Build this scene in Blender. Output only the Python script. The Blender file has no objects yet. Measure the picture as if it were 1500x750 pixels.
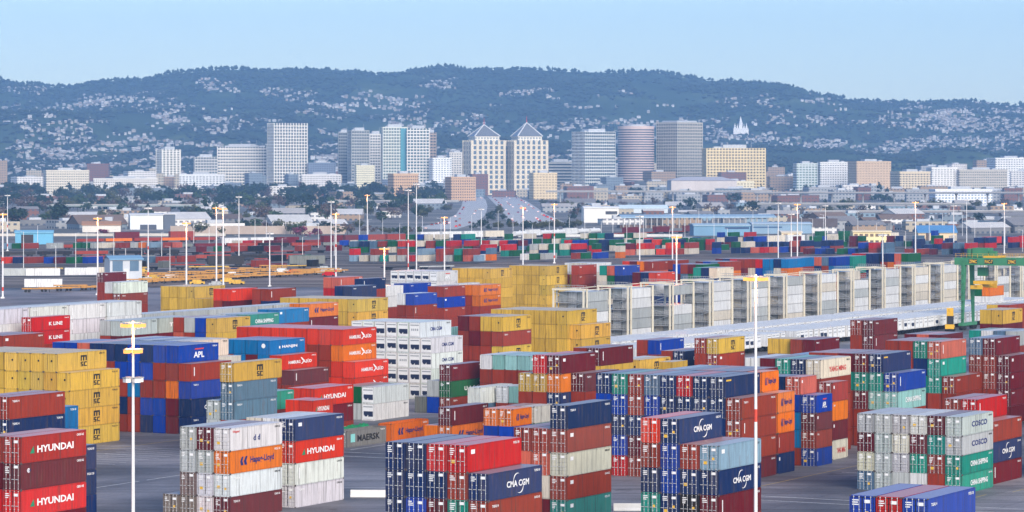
import bpy, bmesh, math, random
import numpy as np
from math import radians, sin, cos, pi

# ------------------------------------------------------------------ camera, sky, sun, exposure
sc = bpy.context.scene
COL = sc.collection
F_PX, HOR, CAM_H = 4800.0, 245.0, 44.1          # focal length and horizon on the 1500 px wide photograph; eye height in metres
cam_d = bpy.data.cameras.new('camera'); cam = bpy.data.objects.new('camera', cam_d); COL.objects.link(cam)
cam.location = (0, 0, CAM_H); cam.rotation_euler = (radians(90), 0, 0)
cam_d.sensor_width = 36; cam_d.lens = F_PX / 1500 * 36; cam_d.shift_y = -(375 - HOR) / 1500
cam_d.clip_start = 5; cam_d.clip_end = 40000
sc.camera = cam
SUN_EL, SUN_AZ = 27.0, 158.0                     # azimuth clockwise from the view direction: low, behind the camera and to its right
world = bpy.data.worlds.new('World'); sc.world = world; world.use_nodes = True
wn = world.node_tree.nodes; wl = world.node_tree.links
wn.clear()
sky = wn.new('ShaderNodeTexSky'); sky.sky_type = 'NISHITA'; sky.sun_disc = False
sky.sun_elevation = radians(SUN_EL); sky.sun_rotation = radians(SUN_AZ)
sky.altitude = 0; sky.air_density = 1.0; sky.dust_density = 0.3; sky.ozone_density = 3.0
bgn = wn.new('ShaderNodeBackground'); bgn.inputs['Strength'].default_value = 0.056
won = wn.new('ShaderNodeOutputWorld')
tint = wn.new('ShaderNodeVectorMath'); tint.operation = 'MULTIPLY'; tint.inputs[1].default_value = (0.735, 0.80, 0.94)
wl.new(sky.outputs[0], tint.inputs[0]); wl.new(tint.outputs[0], bgn.inputs['Color']); wl.new(bgn.outputs[0], won.inputs['Surface'])
sun_d = bpy.data.lights.new('sun', 'SUN'); sun_d.energy = 1.5; sun_d.angle = radians(45); sun_d.color = (1.0, 0.90, 0.76)
sun = bpy.data.objects.new('sun', sun_d); COL.objects.link(sun)
_sd = (sin(radians(SUN_AZ)) * cos(radians(SUN_EL)), cos(radians(SUN_AZ)) * cos(radians(SUN_EL)), sin(radians(SUN_EL)))
from mathutils import Vector, Matrix
sun.rotation_euler = Vector(_sd).to_track_quat('Z', 'Y').to_euler()
vs = sc.view_settings; vs.view_transform = 'Standard'; vs.look = 'None'; vs.gamma = 1; vs.use_curve_mapping = False
vs.exposure = 1.76
HAZE_D = 7.8e-5
sc.render.engine = 'CYCLES'
sc.cycles.use_denoising = True
sc.cycles.max_bounces = 6; sc.cycles.volume_bounces = 1; sc.cycles.diffuse_bounces = 3; sc.cycles.glossy_bounces = 2
sc.cycles.caustics_reflective = False; sc.cycles.caustics_refractive = False
RND = random.Random(11)

# ------------------------------------------------------------------ helpers
TH = radians(27.95); SU, CU = sin(TH), cos(TH)
ROT = radians(90) - TH                            # the yard's long axis, from +X
def yard(a, b, z=0.0): return Vector((a * SU + b * CU, a * CU - b * SU, z))
def gx(px, d): return (px - 750.0) / F_PX * d
def gz(py, d): return CAM_H - (py - HOR) * d / F_PX
def lin(c):
    return tuple(((v / 255) / 12.92 if v / 255 <= .04045 else ((v / 255 + .055) / 1.055) ** 2.4) for v in c)

class MB:
    """collects faces with material slots and uv, then links ONE mesh"""
    def __init__(s): s.v = []; s.f = []; s.m = []; s.uv = []; s.col = []; s.usecol = False
    def quad(s, p, m=0, uv=None, col=None):
        n = len(s.v); s.v += [tuple(q) for q in p]; s.f.append(tuple(range(n, n + len(p)))); s.m.append(m)
        s.uv.append(uv or [(0, 0)] * len(p)); s.col.append(col or (1, 1, 1))
    def box(s, x0, x1, y0, y1, z0, z1, m=0, rot=0, o=(0, 0, 0), col=None, mt=None, bottom=False):
        c, n_ = cos(rot), sin(rot)
        def T(x, y, z): return (o[0] + x * c - y * n_, o[1] + x * n_ + y * c, o[2] + z)
        w, d, h = x1 - x0, y1 - y0, z1 - z0
        mt = m if mt is None else mt
        s.quad([T(x0, y0, z0), T(x1, y0, z0), T(x1, y0, z1), T(x0, y0, z1)], m, [(0, 0), (w, 0), (w, h), (0, h)], col)
        s.quad([T(x1, y0, z0), T(x1, y1, z0), T(x1, y1, z1), T(x1, y0, z1)], m, [(w, 0), (w + d, 0), (w + d, h), (w, h)], col)
        s.quad([T(x1, y1, z0), T(x0, y1, z0), T(x0, y1, z1), T(x1, y1, z1)], m, [(0, 0), (w, 0), (w, h), (0, h)], col)
        s.quad([T(x0, y1, z0), T(x0, y0, z0), T(x0, y0, z1), T(x0, y1, z1)], m, [(w, 0), (w + d, 0), (w + d, h), (w, h)], col)
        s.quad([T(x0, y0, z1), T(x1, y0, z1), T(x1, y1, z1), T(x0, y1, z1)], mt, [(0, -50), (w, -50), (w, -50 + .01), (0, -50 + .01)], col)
        if bottom: s.quad([T(x0, y1, z0), T(x1, y1, z0), T(x1, y0, z0), T(x0, y0, z0)], m, None, col)
    def tube(s, p, q, r0, r1=None, n=8, m=0, cap=True):
        p, q = Vector(p), Vector(q); r1 = r0 if r1 is None else r1
        d = (q - p).normalized(); a = d.orthogonal().normalized(); b = d.cross(a)
        A = [p + (a * cos(t) + b * sin(t)) * r0 for t in [2 * pi * k / n for k in range(n)]]
        B = [q + (a * cos(t) + b * sin(t)) * r1 for t in [2 * pi * k / n for k in range(n)]]
        for k in range(n):
            j = (k + 1) % n; s.quad([A[k], A[j], B[j], B[k]], m)
        if cap: s.quad(B, m); s.quad(A[::-1], m)
    def mesh(s, name, mats):
        me = bpy.data.meshes.new(name); me.from_pydata(s.v, [], s.f)
        for t in mats: me.materials.append(t)
        me.polygons.foreach_set('material_index', s.m)
        ul = me.uv_layers.new(name='UVMap'); ul.data.foreach_set('uv', [c for f in s.uv for q in f for c in q])
        if s.usecol:
            at = me.color_attributes.new('tint', 'FLOAT_COLOR', 'CORNER'); buf = []
            for f, c in zip(s.f, s.col): buf += list((c[0], c[1], c[2], 1.0) * len(f))
            at.data.foreach_set('color', buf)
        me.update(); return me

def link(name, me, parent=None, loc=(0, 0, 0), rz=0.0, color=None):
    o = bpy.data.objects.new(name, me); COL.objects.link(o); o.location = loc; o.rotation_euler = (0, 0, rz)
    if parent: o.parent = parent
    if color: o.color = (*color, 1)
    return o
def tag(o, label=None, cat=None, group=None, kind=None):
    if label: o['label'] = label
    if cat: o['category'] = cat
    if group: o['group'] = group
    if kind: o['kind'] = kind
    return o
def empty(name, loc, rz=0.0):
    o = bpy.data.objects.new(name, None); COL.objects.link(o); o.location = loc; o.rotation_euler = (0, 0, rz); return o

_o1 = 'first second third fourth fifth sixth seventh eighth ninth'.split()
_t1 = {2: 'twent', 3: 'thirt', 4: 'fort', 5: 'fift', 6: 'sixt', 7: 'sevent', 8: 'eight', 9: 'ninet'}
def nth(i):
    teen = 'tenth eleventh twelfth thirteenth fourteenth fifteenth sixteenth seventeenth eighteenth nineteenth'.split()
    if i < 10: return _o1[i - 1]
    if i < 20: return teen[i - 10]
    return _t1[i // 10] + 'ieth' if i % 10 == 0 else _t1[i // 10] + 'y-' + _o1[i % 10 - 1]
def nodes(name):
    m = bpy.data.materials.new(name); m.use_nodes = True
    nt = m.node_tree; return m, nt, nt.nodes['Principled BSDF']
def mat(name, c, rough=.6, metal=0., noise=0.12, scale=.35, emit=None, es=0, spec=.4):
    m, nt, b = nodes(name)
    b.inputs['Roughness'].default_value = rough; b.inputs['Metallic'].default_value = metal
    b.inputs['Specular IOR Level'].default_value = spec
    if noise:
        tc = nt.nodes.new('ShaderNodeTexCoord'); nz = nt.nodes.new('ShaderNodeTexNoise'); nz.inputs['Scale'].default_value = scale; nz.inputs['Detail'].default_value = 5
        mp = nt.nodes.new('ShaderNodeMapRange'); mp.inputs[1].default_value = .3; mp.inputs[2].default_value = .7
        mp.inputs[3].default_value = 1 - noise; mp.inputs[4].default_value = 1 + noise
        mx = nt.nodes.new('ShaderNodeVectorMath'); mx.operation = 'SCALE'; mx.inputs[0].default_value = c
        nt.links.new(tc.outputs['Object'], nz.inputs['Vector']); nt.links.new(nz.outputs[0], mp.inputs[0])
        nt.links.new(mp.outputs[0], mx.inputs['Scale']); nt.links.new(mx.outputs[0], b.inputs['Base Color'])
    else: b.inputs['Base Color'].default_value = (*c, 1)
    if emit: b.inputs['Emission Color'].default_value = (*emit, 1); b.inputs['Emission Strength'].default_value = es
    return m

def paint(name, source, fade_sheen=0.0, rough=.5):
    """weathered container paint; the colour is the object's own colour or the mesh's tint"""
    m, nt, b = nodes(name); N = nt.nodes.new; L = nt.links.new
    if source == 'object': s_ = N('ShaderNodeObjectInfo'); c_ = s_.outputs['Color']; rnd = s_.outputs['Random']
    else: s_ = N('ShaderNodeAttribute'); s_.attribute_name = 'tint'; c_ = s_.outputs['Color']; rnd = None
    tc = N('ShaderNodeTexCoord'); mp = N('ShaderNodeMapping'); mp.inputs['Scale'].default_value = (1.5, 1.5, .30)
    L(tc.outputs['Object'], mp.inputs[0])
    if rnd:
        cx = N('ShaderNodeCombineXYZ'); ml = N('ShaderNodeMath'); ml.operation = 'MULTIPLY'; ml.inputs[1].default_value = 90
        L(rnd, ml.inputs[0]); L(ml.outputs[0], cx.inputs[0]); L(ml.outputs[0], cx.inputs[2]); L(cx.outputs[0], mp.inputs['Location'])
    nz = N('ShaderNodeTexNoise'); nz.inputs['Scale'].default_value = 1.0; nz.inputs['Detail'].default_value = 6; nz.inputs['Roughness'].default_value = .65
    L(mp.outputs[0], nz.inputs['Vector'])
    mr = N('ShaderNodeMapRange'); mr.inputs[1].default_value = .3; mr.inputs[2].default_value = .72; mr.inputs[3].default_value = .78; mr.inputs[4].default_value = 1.14
    L(nz.outputs[0], mr.inputs[0])
    sc_ = N('ShaderNodeVectorMath'); sc_.operation = 'SCALE'; L(c_, sc_.inputs[0]); L(mr.outputs[0], sc_.inputs['Scale'])
    # rust blooms and grime where the noise peaks
    r2 = N('ShaderNodeMapRange'); r2.inputs[1].default_value = .56; r2.inputs[2].default_value = .78; r2.inputs[3].default_value = 0; r2.inputs[4].default_value = .7
    L(nz.outputs[0], r2.inputs[0])
    mx = N('ShaderNodeMix'); mx.data_type = 'RGBA'; mx.inputs['B'].default_value = (.10, .055, .035, 1)
    L(r2.outputs[0], mx.inputs['Factor']); L(sc_.outputs[0], mx.inputs['A'])
    out = mx.outputs['Result']
    if rnd:
        fr = N('ShaderNodeMath'); fr.operation = 'POWER'; fr.inputs[1].default_value = 2.2; L(rnd, fr.inputs[0]); f2 = N('ShaderNodeMath'); f2.operation = 'MULTIPLY'; f2.inputs[1].default_value = .08; L(fr.outputs[0], f2.inputs[0])
        sf = N('ShaderNodeMix'); sf.data_type = 'RGBA'; sf.inputs['B'].default_value = (.40, .36, .34, 1); L(f2.outputs[0], sf.inputs['Factor']); L(out, sf.inputs['A']); out = sf.outputs['Result']
    # rain streaks running down from the top rail
    m2_ = N('ShaderNodeMapping'); m2_.inputs['Scale'].default_value = (5.5, 5.5, .12); L(tc.outputs['Object'], m2_.inputs[0])
    if rnd: L(cx.outputs[0], m2_.inputs['Location'])
    n2_ = N('ShaderNodeTexNoise'); n2_.inputs['Scale'].default_value = 1; n2_.inputs['Detail'].default_value = 3; L(m2_.outputs[0], n2_.inputs['Vector'])
    k2_ = N('ShaderNodeMapRange'); k2_.inputs[1].default_value = .53; k2_.inputs[2].default_value = .74; k2_.inputs[3].default_value = 0; k2_.inputs[4].default_value = .68; L(n2_.outputs[0], k2_.inputs[0])
    st_ = N('ShaderNodeMix'); st_.data_type = 'RGBA'; st_.inputs['B'].default_value = (.06, .05, .045, 1); L(k2_.outputs[0], st_.inputs['Factor']); L(out, st_.inputs['A']); out = st_.outputs['Result']
    if fade_sheen:
        fd = N('ShaderNodeMix'); fd.data_type = 'RGBA'; fd.inputs['Factor'].default_value = fade_sheen; fd.inputs['B'].default_value = (.62, .6, .62, 1)  # whitens the colour for sun fading and a painted-in sky sheen
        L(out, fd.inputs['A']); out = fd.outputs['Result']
    L(out, b.inputs['Base Color']); b.inputs['Roughness'].default_value = rough; b.inputs['Specular IOR Level'].default_value = .4 if fade_sheen else .10
    return m

def facade(name, wall, glass, bay=3.2, floor=3.6, wf=.6, hf=.5, grough=.15):
    """rows of panes over a wall, laid out in metres on the wall itself"""
    m, nt, b = nodes(name); N = nt.nodes.new; L = nt.links.new
    uv = N('ShaderNodeUVMap'); sp = N('ShaderNodeSeparateXYZ'); L(uv.outputs[0], sp.inputs[0])
    def band(sock, per, frac):
        d = N('ShaderNodeMath'); d.operation = 'DIVIDE'; d.inputs[1].default_value = per; L(sock, d.inputs[0])
        f = N('ShaderNodeMath'); f.operation = 'FRACT'; L(d.outputs[0], f.inputs[0])
        l = N('ShaderNodeMath'); l.operation = 'LESS_THAN'; l.inputs[1].default_value = frac; L(f.outputs[0], l.inputs[0]); return l.outputs[0]
    a = band(sp.outputs[0], bay, wf); c = band(sp.outputs[1], floor, hf)
    g = N('ShaderNodeMath'); g.operation = 'GREATER_THAN'; g.inputs[1].default_value = -1; L(sp.outputs[1], g.inputs[0])
    m1 = N('ShaderNodeMath'); m1.operation = 'MULTIPLY'; L(a, m1.inputs[0]); L(c, m1.inputs[1])
    m2 = N('ShaderNodeMath'); m2.operation = 'MULTIPLY'; L(m1.outputs[0], m2.inputs[0]); L(g.outputs[0], m2.inputs[1])
    tc = N('ShaderNodeTexCoord'); nz = N('ShaderNodeTexNoise'); nz.inputs['Scale'].default_value = .08; nz.inputs['Detail'].default_value = 4; L(tc.outputs['Object'], nz.inputs['Vector'])
    mr = N('ShaderNodeMapRange'); mr.inputs[3].default_value = .85; mr.inputs[4].default_value = 1.15; L(nz.outputs[0], mr.inputs[0])
    mx = N('ShaderNodeMix'); mx.data_type = 'RGBA'; mx.inputs['A'].default_value = (*wall, 1); mx.inputs['B'].default_value = (*glass, 1); L(m2.outputs[0], mx.inputs['Factor'])
    s2 = N('ShaderNodeVectorMath'); s2.operation = 'SCALE'; L(mx.outputs['Result'], s2.inputs[0]); L(mr.outputs[0], s2.inputs['Scale']); L(s2.outputs[0], b.inputs['Base Color'])
    rr = N('ShaderNodeMapRange'); rr.inputs[3].default_value = .7; rr.inputs[4].default_value = grough; L(m2.outputs[0], rr.inputs[0]); L(rr.outputs[0], b.inputs['Roughness'])
    return m

M = {}
M['paint'] = paint('container_paint', 'object')
M['roof'] = paint('faded_sky_sheen_roof_paint', 'object', fade_sheen=.34, rough=.36)  # paler tops: faded paint, plus sky reflection put into the colour
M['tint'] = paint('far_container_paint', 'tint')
M['tintroof'] = paint('far_container_roof', 'tint', fade_sheen=.34, rough=.36)
M['galv'] = mat('galvanised_steel', (.6, .61, .62), .45, 0, .08)
M['cast'] = mat('worn_corner_steel', (.10, .08, .075), .6)
M['white'] = mat('white_paint', (.8, .8, .79), .5, 0, .06)
M['ink_white'] = mat('white_lettering', (.85, .85, .84), .5, 0, 0)
M['ink_navy'] = mat('navy_lettering', (.015, .03, .16), .5, 0, 0)
M['ink_black'] = mat('black_lettering', (.02, .02, .02), .5, 0, 0)
M['ink_red'] = mat('red_lettering', (.62, .05, .04), .5, 0, 0)
M['ink_green'] = mat('green_lettering', (.02, .25, .12), .5, 0, 0)
M['ink_yellow'] = mat('yellow_decal', (.75, .45, .04), .5, 0, 0)
M['dark'] = mat('dark_machinery', (.02, .022, .03), .6, 0, .1)
M['navyunit'] = mat('navy_fan_housing', (.02, .03, .07), .5, 0, .1)
M['rubber'] = mat('rubber', (.02, .02, .02), .8)
M['red_band'] = mat('red_mast_band', (.65, .06, .03), .5, 0, .05)
M['cream_steel'] = mat('cream_steel', (.74, .67, .52), .5, 0, .08)
M['grey_steel'] = mat('grey_steel', (.30, .32, .34), .55, 0, .1)
M['grey_grate'] = mat('grey_walkway_grating', (.36, .37, .38), .7, 0, .1)
M['crane'] = mat('green_crane_paint', (.055, .23, .11), .5, 0, .12)
M['crane_dk'] = mat('dark_green_crane_paint', (.03, .16, .08), .5, 0, .12)
M['frame_yellow'] = mat('trailer_frame_paint', (.50, .24, .04), .6, 0, .25, .6)
M['hi_yellow'] = mat('yellow_machine_paint', (.75, .42, .03), .5, 0, .1)
M['lamp'] = mat('sodium_lamp', (.04, .02, .01), .5, 0, 0, emit=(1.0, .38, .08), es=0.62)
M['lamp_pale'] = mat('floodlight_glass', (.9, .85, .8), .3, 0, 0)
M['concrete'] = mat('concrete', (.42, .41, .40), .85, 0, .15, .2)
M['barrier'] = mat('white_barrier', (.74, .73, .71), .8, 0, .1, .6)
M['tarp'] = mat('green_tarpaulin', (.01, .22, .07), .6, 0, .2, .8)
M['logo_teal'] = mat('teal_star_panel', (.25, .62, .58), .5, 0, .05)

# ------------------------------------------------------------------ containers: shapes
W_ = 2.44
def corr(mb, p0, ax, n_out, L, z0, z1, pitch=.28, dep=.036, m=0):
    """trapezoid sheet steel along ax from p0"""
    p0, ax, n_out = Vector(p0), Vector(ax), Vector(n_out)
    k = max(2, int(L / pitch)); pt = L / k; pr = []
    for i in range(k):
        x = i * pt; pr += [(x, 0), (x + pt * .25, 0), (x + pt * .5, -dep), (x + pt * .75, -dep)]
    pr.append((L, 0))
    for (xa, da), (xb, db) in zip(pr[:-1], pr[1:]):
        a = p0 + ax * xa + n_out * da; b = p0 + ax * xb + n_out * db
        mb.quad([(a.x, a.y, z0), (b.x, b.y, z0), (b.x, b.y, z1), (a.x, a.y, z1)], m)
_cm = {}
def cont_mesh(L, h, end, reef, open_top=False):
    key = (L, h, end, reef, open_top)
    if key in _cm: return _cm[key]
    mb = MB(); w = W_ / 2; P = .10; bot = .16; top = .11
    for x in (0, L - P):
        for y in (-w, w - P): mb.box(x, x + P, y, y + P, 0, h, 0)                     # corner posts
    for y in (-w, w - .06):
        mb.box(P, L - P, y, y + .06, 0, bot, 0); mb.box(P, L - P, y, y + .06, h - top, h - .012, 0)
    for x in (0, L - .08):
        mb.box(x, x + .08, -w + P, w - P, 0, bot, 0); mb.box(x, x + .08, -w + P, w - P, h - top, h - .004, 0)
    for x in (-.006, L - .17):                                                        # corner castings
        for y in (-w - .006, w - .155):
            for z in (-.001, h - .115): mb.box(x, x + .176, y, y + .161, z, z + .118, 1 if not reef else 0)
    if reef:
        for y, s in ((-w + .02, -1), (w - .02, 1)):
            q = [(P, y, bot), (L - P, y, bot), (L - P, y, h - top), (P, y, h - top)]
            mb.quad(q if s < 0 else q[::-1], 0)
    else:
        corr(mb, (P, -w + .012, 0), (1, 0, 0), (0, -1, 0), L - 2 * P, bot, h - top)
        corr(mb, (L - P, w - .012, 0), (-1, 0, 0), (0, 1, 0), L - 2 * P, bot, h - top)
    corr(mb, (L - .012, -w + P, 0), (0, 1, 0), (1, 0, 0), W_ - 2 * P, bot, h - top)
    if end == 'F' and not reef: corr(mb, (.03, w - P, 0), (0, -1, 0), (-1, 0, 0), W_ - 2 * P, bot, h - top)
    else: mb.quad([(.09, w - P, bot), (.09, -w + P, bot), (.09, -w + P, h - top), (.09, w - P, h - top)], 0)
    zr = h - .02 if not open_top else h - .55
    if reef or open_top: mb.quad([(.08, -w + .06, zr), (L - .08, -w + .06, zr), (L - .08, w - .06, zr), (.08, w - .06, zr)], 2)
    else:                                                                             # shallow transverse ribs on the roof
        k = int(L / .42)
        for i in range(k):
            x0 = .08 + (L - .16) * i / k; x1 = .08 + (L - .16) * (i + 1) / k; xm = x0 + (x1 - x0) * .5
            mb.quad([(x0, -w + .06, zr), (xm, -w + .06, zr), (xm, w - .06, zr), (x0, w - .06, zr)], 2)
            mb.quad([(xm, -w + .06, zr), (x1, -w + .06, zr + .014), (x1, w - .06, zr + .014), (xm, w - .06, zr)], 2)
    mb.quad([(0, w, .02), (L, w, .02), (L, -w, .02), (0, -w, .02)], 0)
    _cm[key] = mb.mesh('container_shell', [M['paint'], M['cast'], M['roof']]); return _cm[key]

_dm = {}
def door_mesh(h, var):
    """one door leaf, hung from y=0 to y=-1.1, facing -x"""
    key = ('d', h, var)
    if key in _dm: return _dm[key]
    mb = MB(); r = random.Random(var * 7 + int(h * 10)); z0, z1 = .2, h - .15; wl_ = 1.1
    k = 5; dz = (z1 - z0) / k
    for i in range(k):                                                                # pressed panels, stacked
        a = z0 + i * dz
        mb.quad([(.03, 0, a), (.03, -wl_, a), (.03, -wl_, a + dz * .7), (.03, 0, a + dz * .7)], 0)
        mb.quad([(.03, 0, a + dz * .7), (.03, -wl_, a + dz * .7), (.065, -wl_, a + dz * .78), (.065, 0, a + dz * .78)], 0)
        mb.quad([(.065, 0, a + dz * .78), (.065, -wl_, a + dz * .78), (.065, -wl_, a + dz * .92), (.065, 0, a + dz * .92)], 0)
        mb.quad([(.065, 0, a + dz * .92), (.065, -wl_, a + dz * .92), (.03, -wl_, a + dz), (.03, 0, a + dz)], 0)
    for y in (0, -wl_ + .035): mb.box(.015, .06, y - .035, y, z0, z1, 1)              # rubber gasket
    mb.box(.015, .06, -wl_, 0, z1 - .005, z1 + .03, 1)
    hh = z1 - z0                                                                      # stencilled number blocks and plates
    if var % 2 == 0:
        for i in range(r.choice((3, 4))):
            ww = r.uniform(.35, .7); z = z1 - .32 - i * .2
            mb.quad([(.005, -.15, z), (.005, -.15 - ww, z), (.005, -.15 - ww, z + .1), (.005, -.15, z + .1)], 2)
        if r.random() < .28:
            z = z0 + r.uniform(.3, .9); mb.quad([(.004, -.35, z), (.004, -.78, z), (.004, -.78, z + .36), (.004, -.35, z + .36)], 3)
    else:
        z = z1 - r.uniform(.35, .7)
        mb.quad([(.005, -.2, z), (.005, -.75, z), (.005, -.75, z + .3), (.005, -.2, z + .3)], 2)
        if r.random() < .22:
            z = z0 + r.uniform(.2, 1.0); mb.quad([(.004, -.3, z), (.004, -.6, z), (.004, -.6, z + .3), (.004, -.3, z + .3)], 3)
    _dm[key] = mb.mesh('door_leaf', [M['paint'], M['rubber'], M['ink_white'], M['ink_yellow']]); return _dm[key]
def bar_mesh(h):
    key = ('b', h)
    if key in _dm: return _dm[key]
    mb = MB(); mb.tube((-.02, 0, .06), (-.02, 0, h - .03), .019, n=6)
    for z in (.10, .75, h * .55, h - .14): mb.box(-.03, .03, -.045, .045, z, z + .07)
    mb.box(-.05, -.02, -.02, .38, 1.15, 1.2)                                          # handle
    _dm[key] = mb.mesh('locking_bar', [M['galv']]); return _dm[key]
def unit_mesh(h, var):
    """refrigeration machinery in a reefer's end: fan housing, grilles, control box"""
    key = ('u', h, var)
    if key in _dm: return _dm[key]
    mb = MB(); w = W_ / 2 - .14
    mb.box(.04, .085, -w, w, .2, h - .15, 0)
    if var < 3:
        z = h * (.34 + .06 * (var == 1)); mb.box(-.03, .04, -w + .1, w - .25, z, z + .62, 1)
        mb.box(-.02, .04, -w + .1, -w + 1.0, z - .3, z, 1)
        for k in range(10):
            a0, a1 = 2 * pi * k / 10, 2 * pi * (k + 1) / 10; cy, cz, rr = -w + 1.45, z + .05, .36
            mb.quad([(-.035, cy, cz), (-.035, cy + rr * cos(a1), cz + rr * sin(a1)), (-.035, cy + rr * cos(a0), cz + rr * sin(a0))], 1)
        mb.box(.0, .04, w - .75, w - .35, z + .1, z + .5, 2)
    else:
        for i in range(4): mb.box(.02, .04, -w + .3 + i * .42, -w + .55 + i * .42, h * .45, h * .45 + .4, 2)
    mb.box(.02, .04, -w + .15, w - .15, h - .62, h - .42, 2)
    mb.box(.0, .04, -w + .2, w - .2, .3, .62, 0)
    _dm[key] = mb.mesh('refrigeration_unit', [M['white'], M['navyunit'], M['grey_steel']]); return _dm[key]

_tm = {}
def text_mesh(txt, ink, bold=.03):
    key = (txt, ink)
    if key in _tm: return _tm[key]
    cu = bpy.data.curves.new('lettering', 'FONT'); cu.body = txt; cu.size = 1; cu.offset = bold; cu.resolution_u = 2
    cu.align_x = 'LEFT'; cu.align_y = 'BOTTOM_BASELINE'
    o = bpy.data.objects.new('lettering', cu); COL.objects.link(o)
    dg = bpy.context.evaluated_depsgraph_get(); me = bpy.data.meshes.new_from_object(o.evaluated_get(dg))
    bpy.data.objects.remove(o); bpy.data.curves.remove(cu)
    me.transform(Matrix.Rotation(radians(90), 4, 'X'))                                # stands upright, faces -y
    me.materials.clear(); me.materials.append(M[ink])
    xs = [v.co.x for v in me.vertices]; zs = [v.co.z for v in me.vertices]
    me.transform(Matrix.Translation((-min(xs), 0, -min(zs))))
    _tm[key] = (me, max(xs) - min(xs), max(zs) - min(zs)); return _tm[key]
def letter(parent, txt, ink, x, z, height, width, name='lettering', y=-1.226):
    me, w, h = text_mesh(txt, ink)
    o = link(name, me, parent, (x, y, z)); o.scale = (width / w, 1, height / h); return o
def flat(parent, name, pts, ink, y=-1.226):
    mb = MB()
    for q in pts: mb.quad([(p[0], y, p[1]) for p in q], 0)
    return link(name, mb.mesh(name, [M[ink]]), parent)
def arc(cx, cz, r0, r1, a0, a1, n=10):
    out = []
    for i in range(n):
        t0, t1 = radians(a0 + (a1 - a0) * i / n), radians(a0 + (a1 - a0) * (i + 1) / n)
        q0 = r0 + (r1 - r0) * (1 - abs(2 * i / n - 1)); q1 = r0 + (r1 - r0) * (1 - abs(2 * (i + 1) / n - 1))
        out.append([(cx + r0 * cos(t0), cz + r0 * sin(t0)), (cx + r0 * cos(t1), cz + r0 * sin(t1)), (cx + q1 * cos(t1), cz + q1 * sin(t1)), (cx + q0 * cos(t0), cz + q0 * sin(t0))][::-1])
    return out
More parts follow.
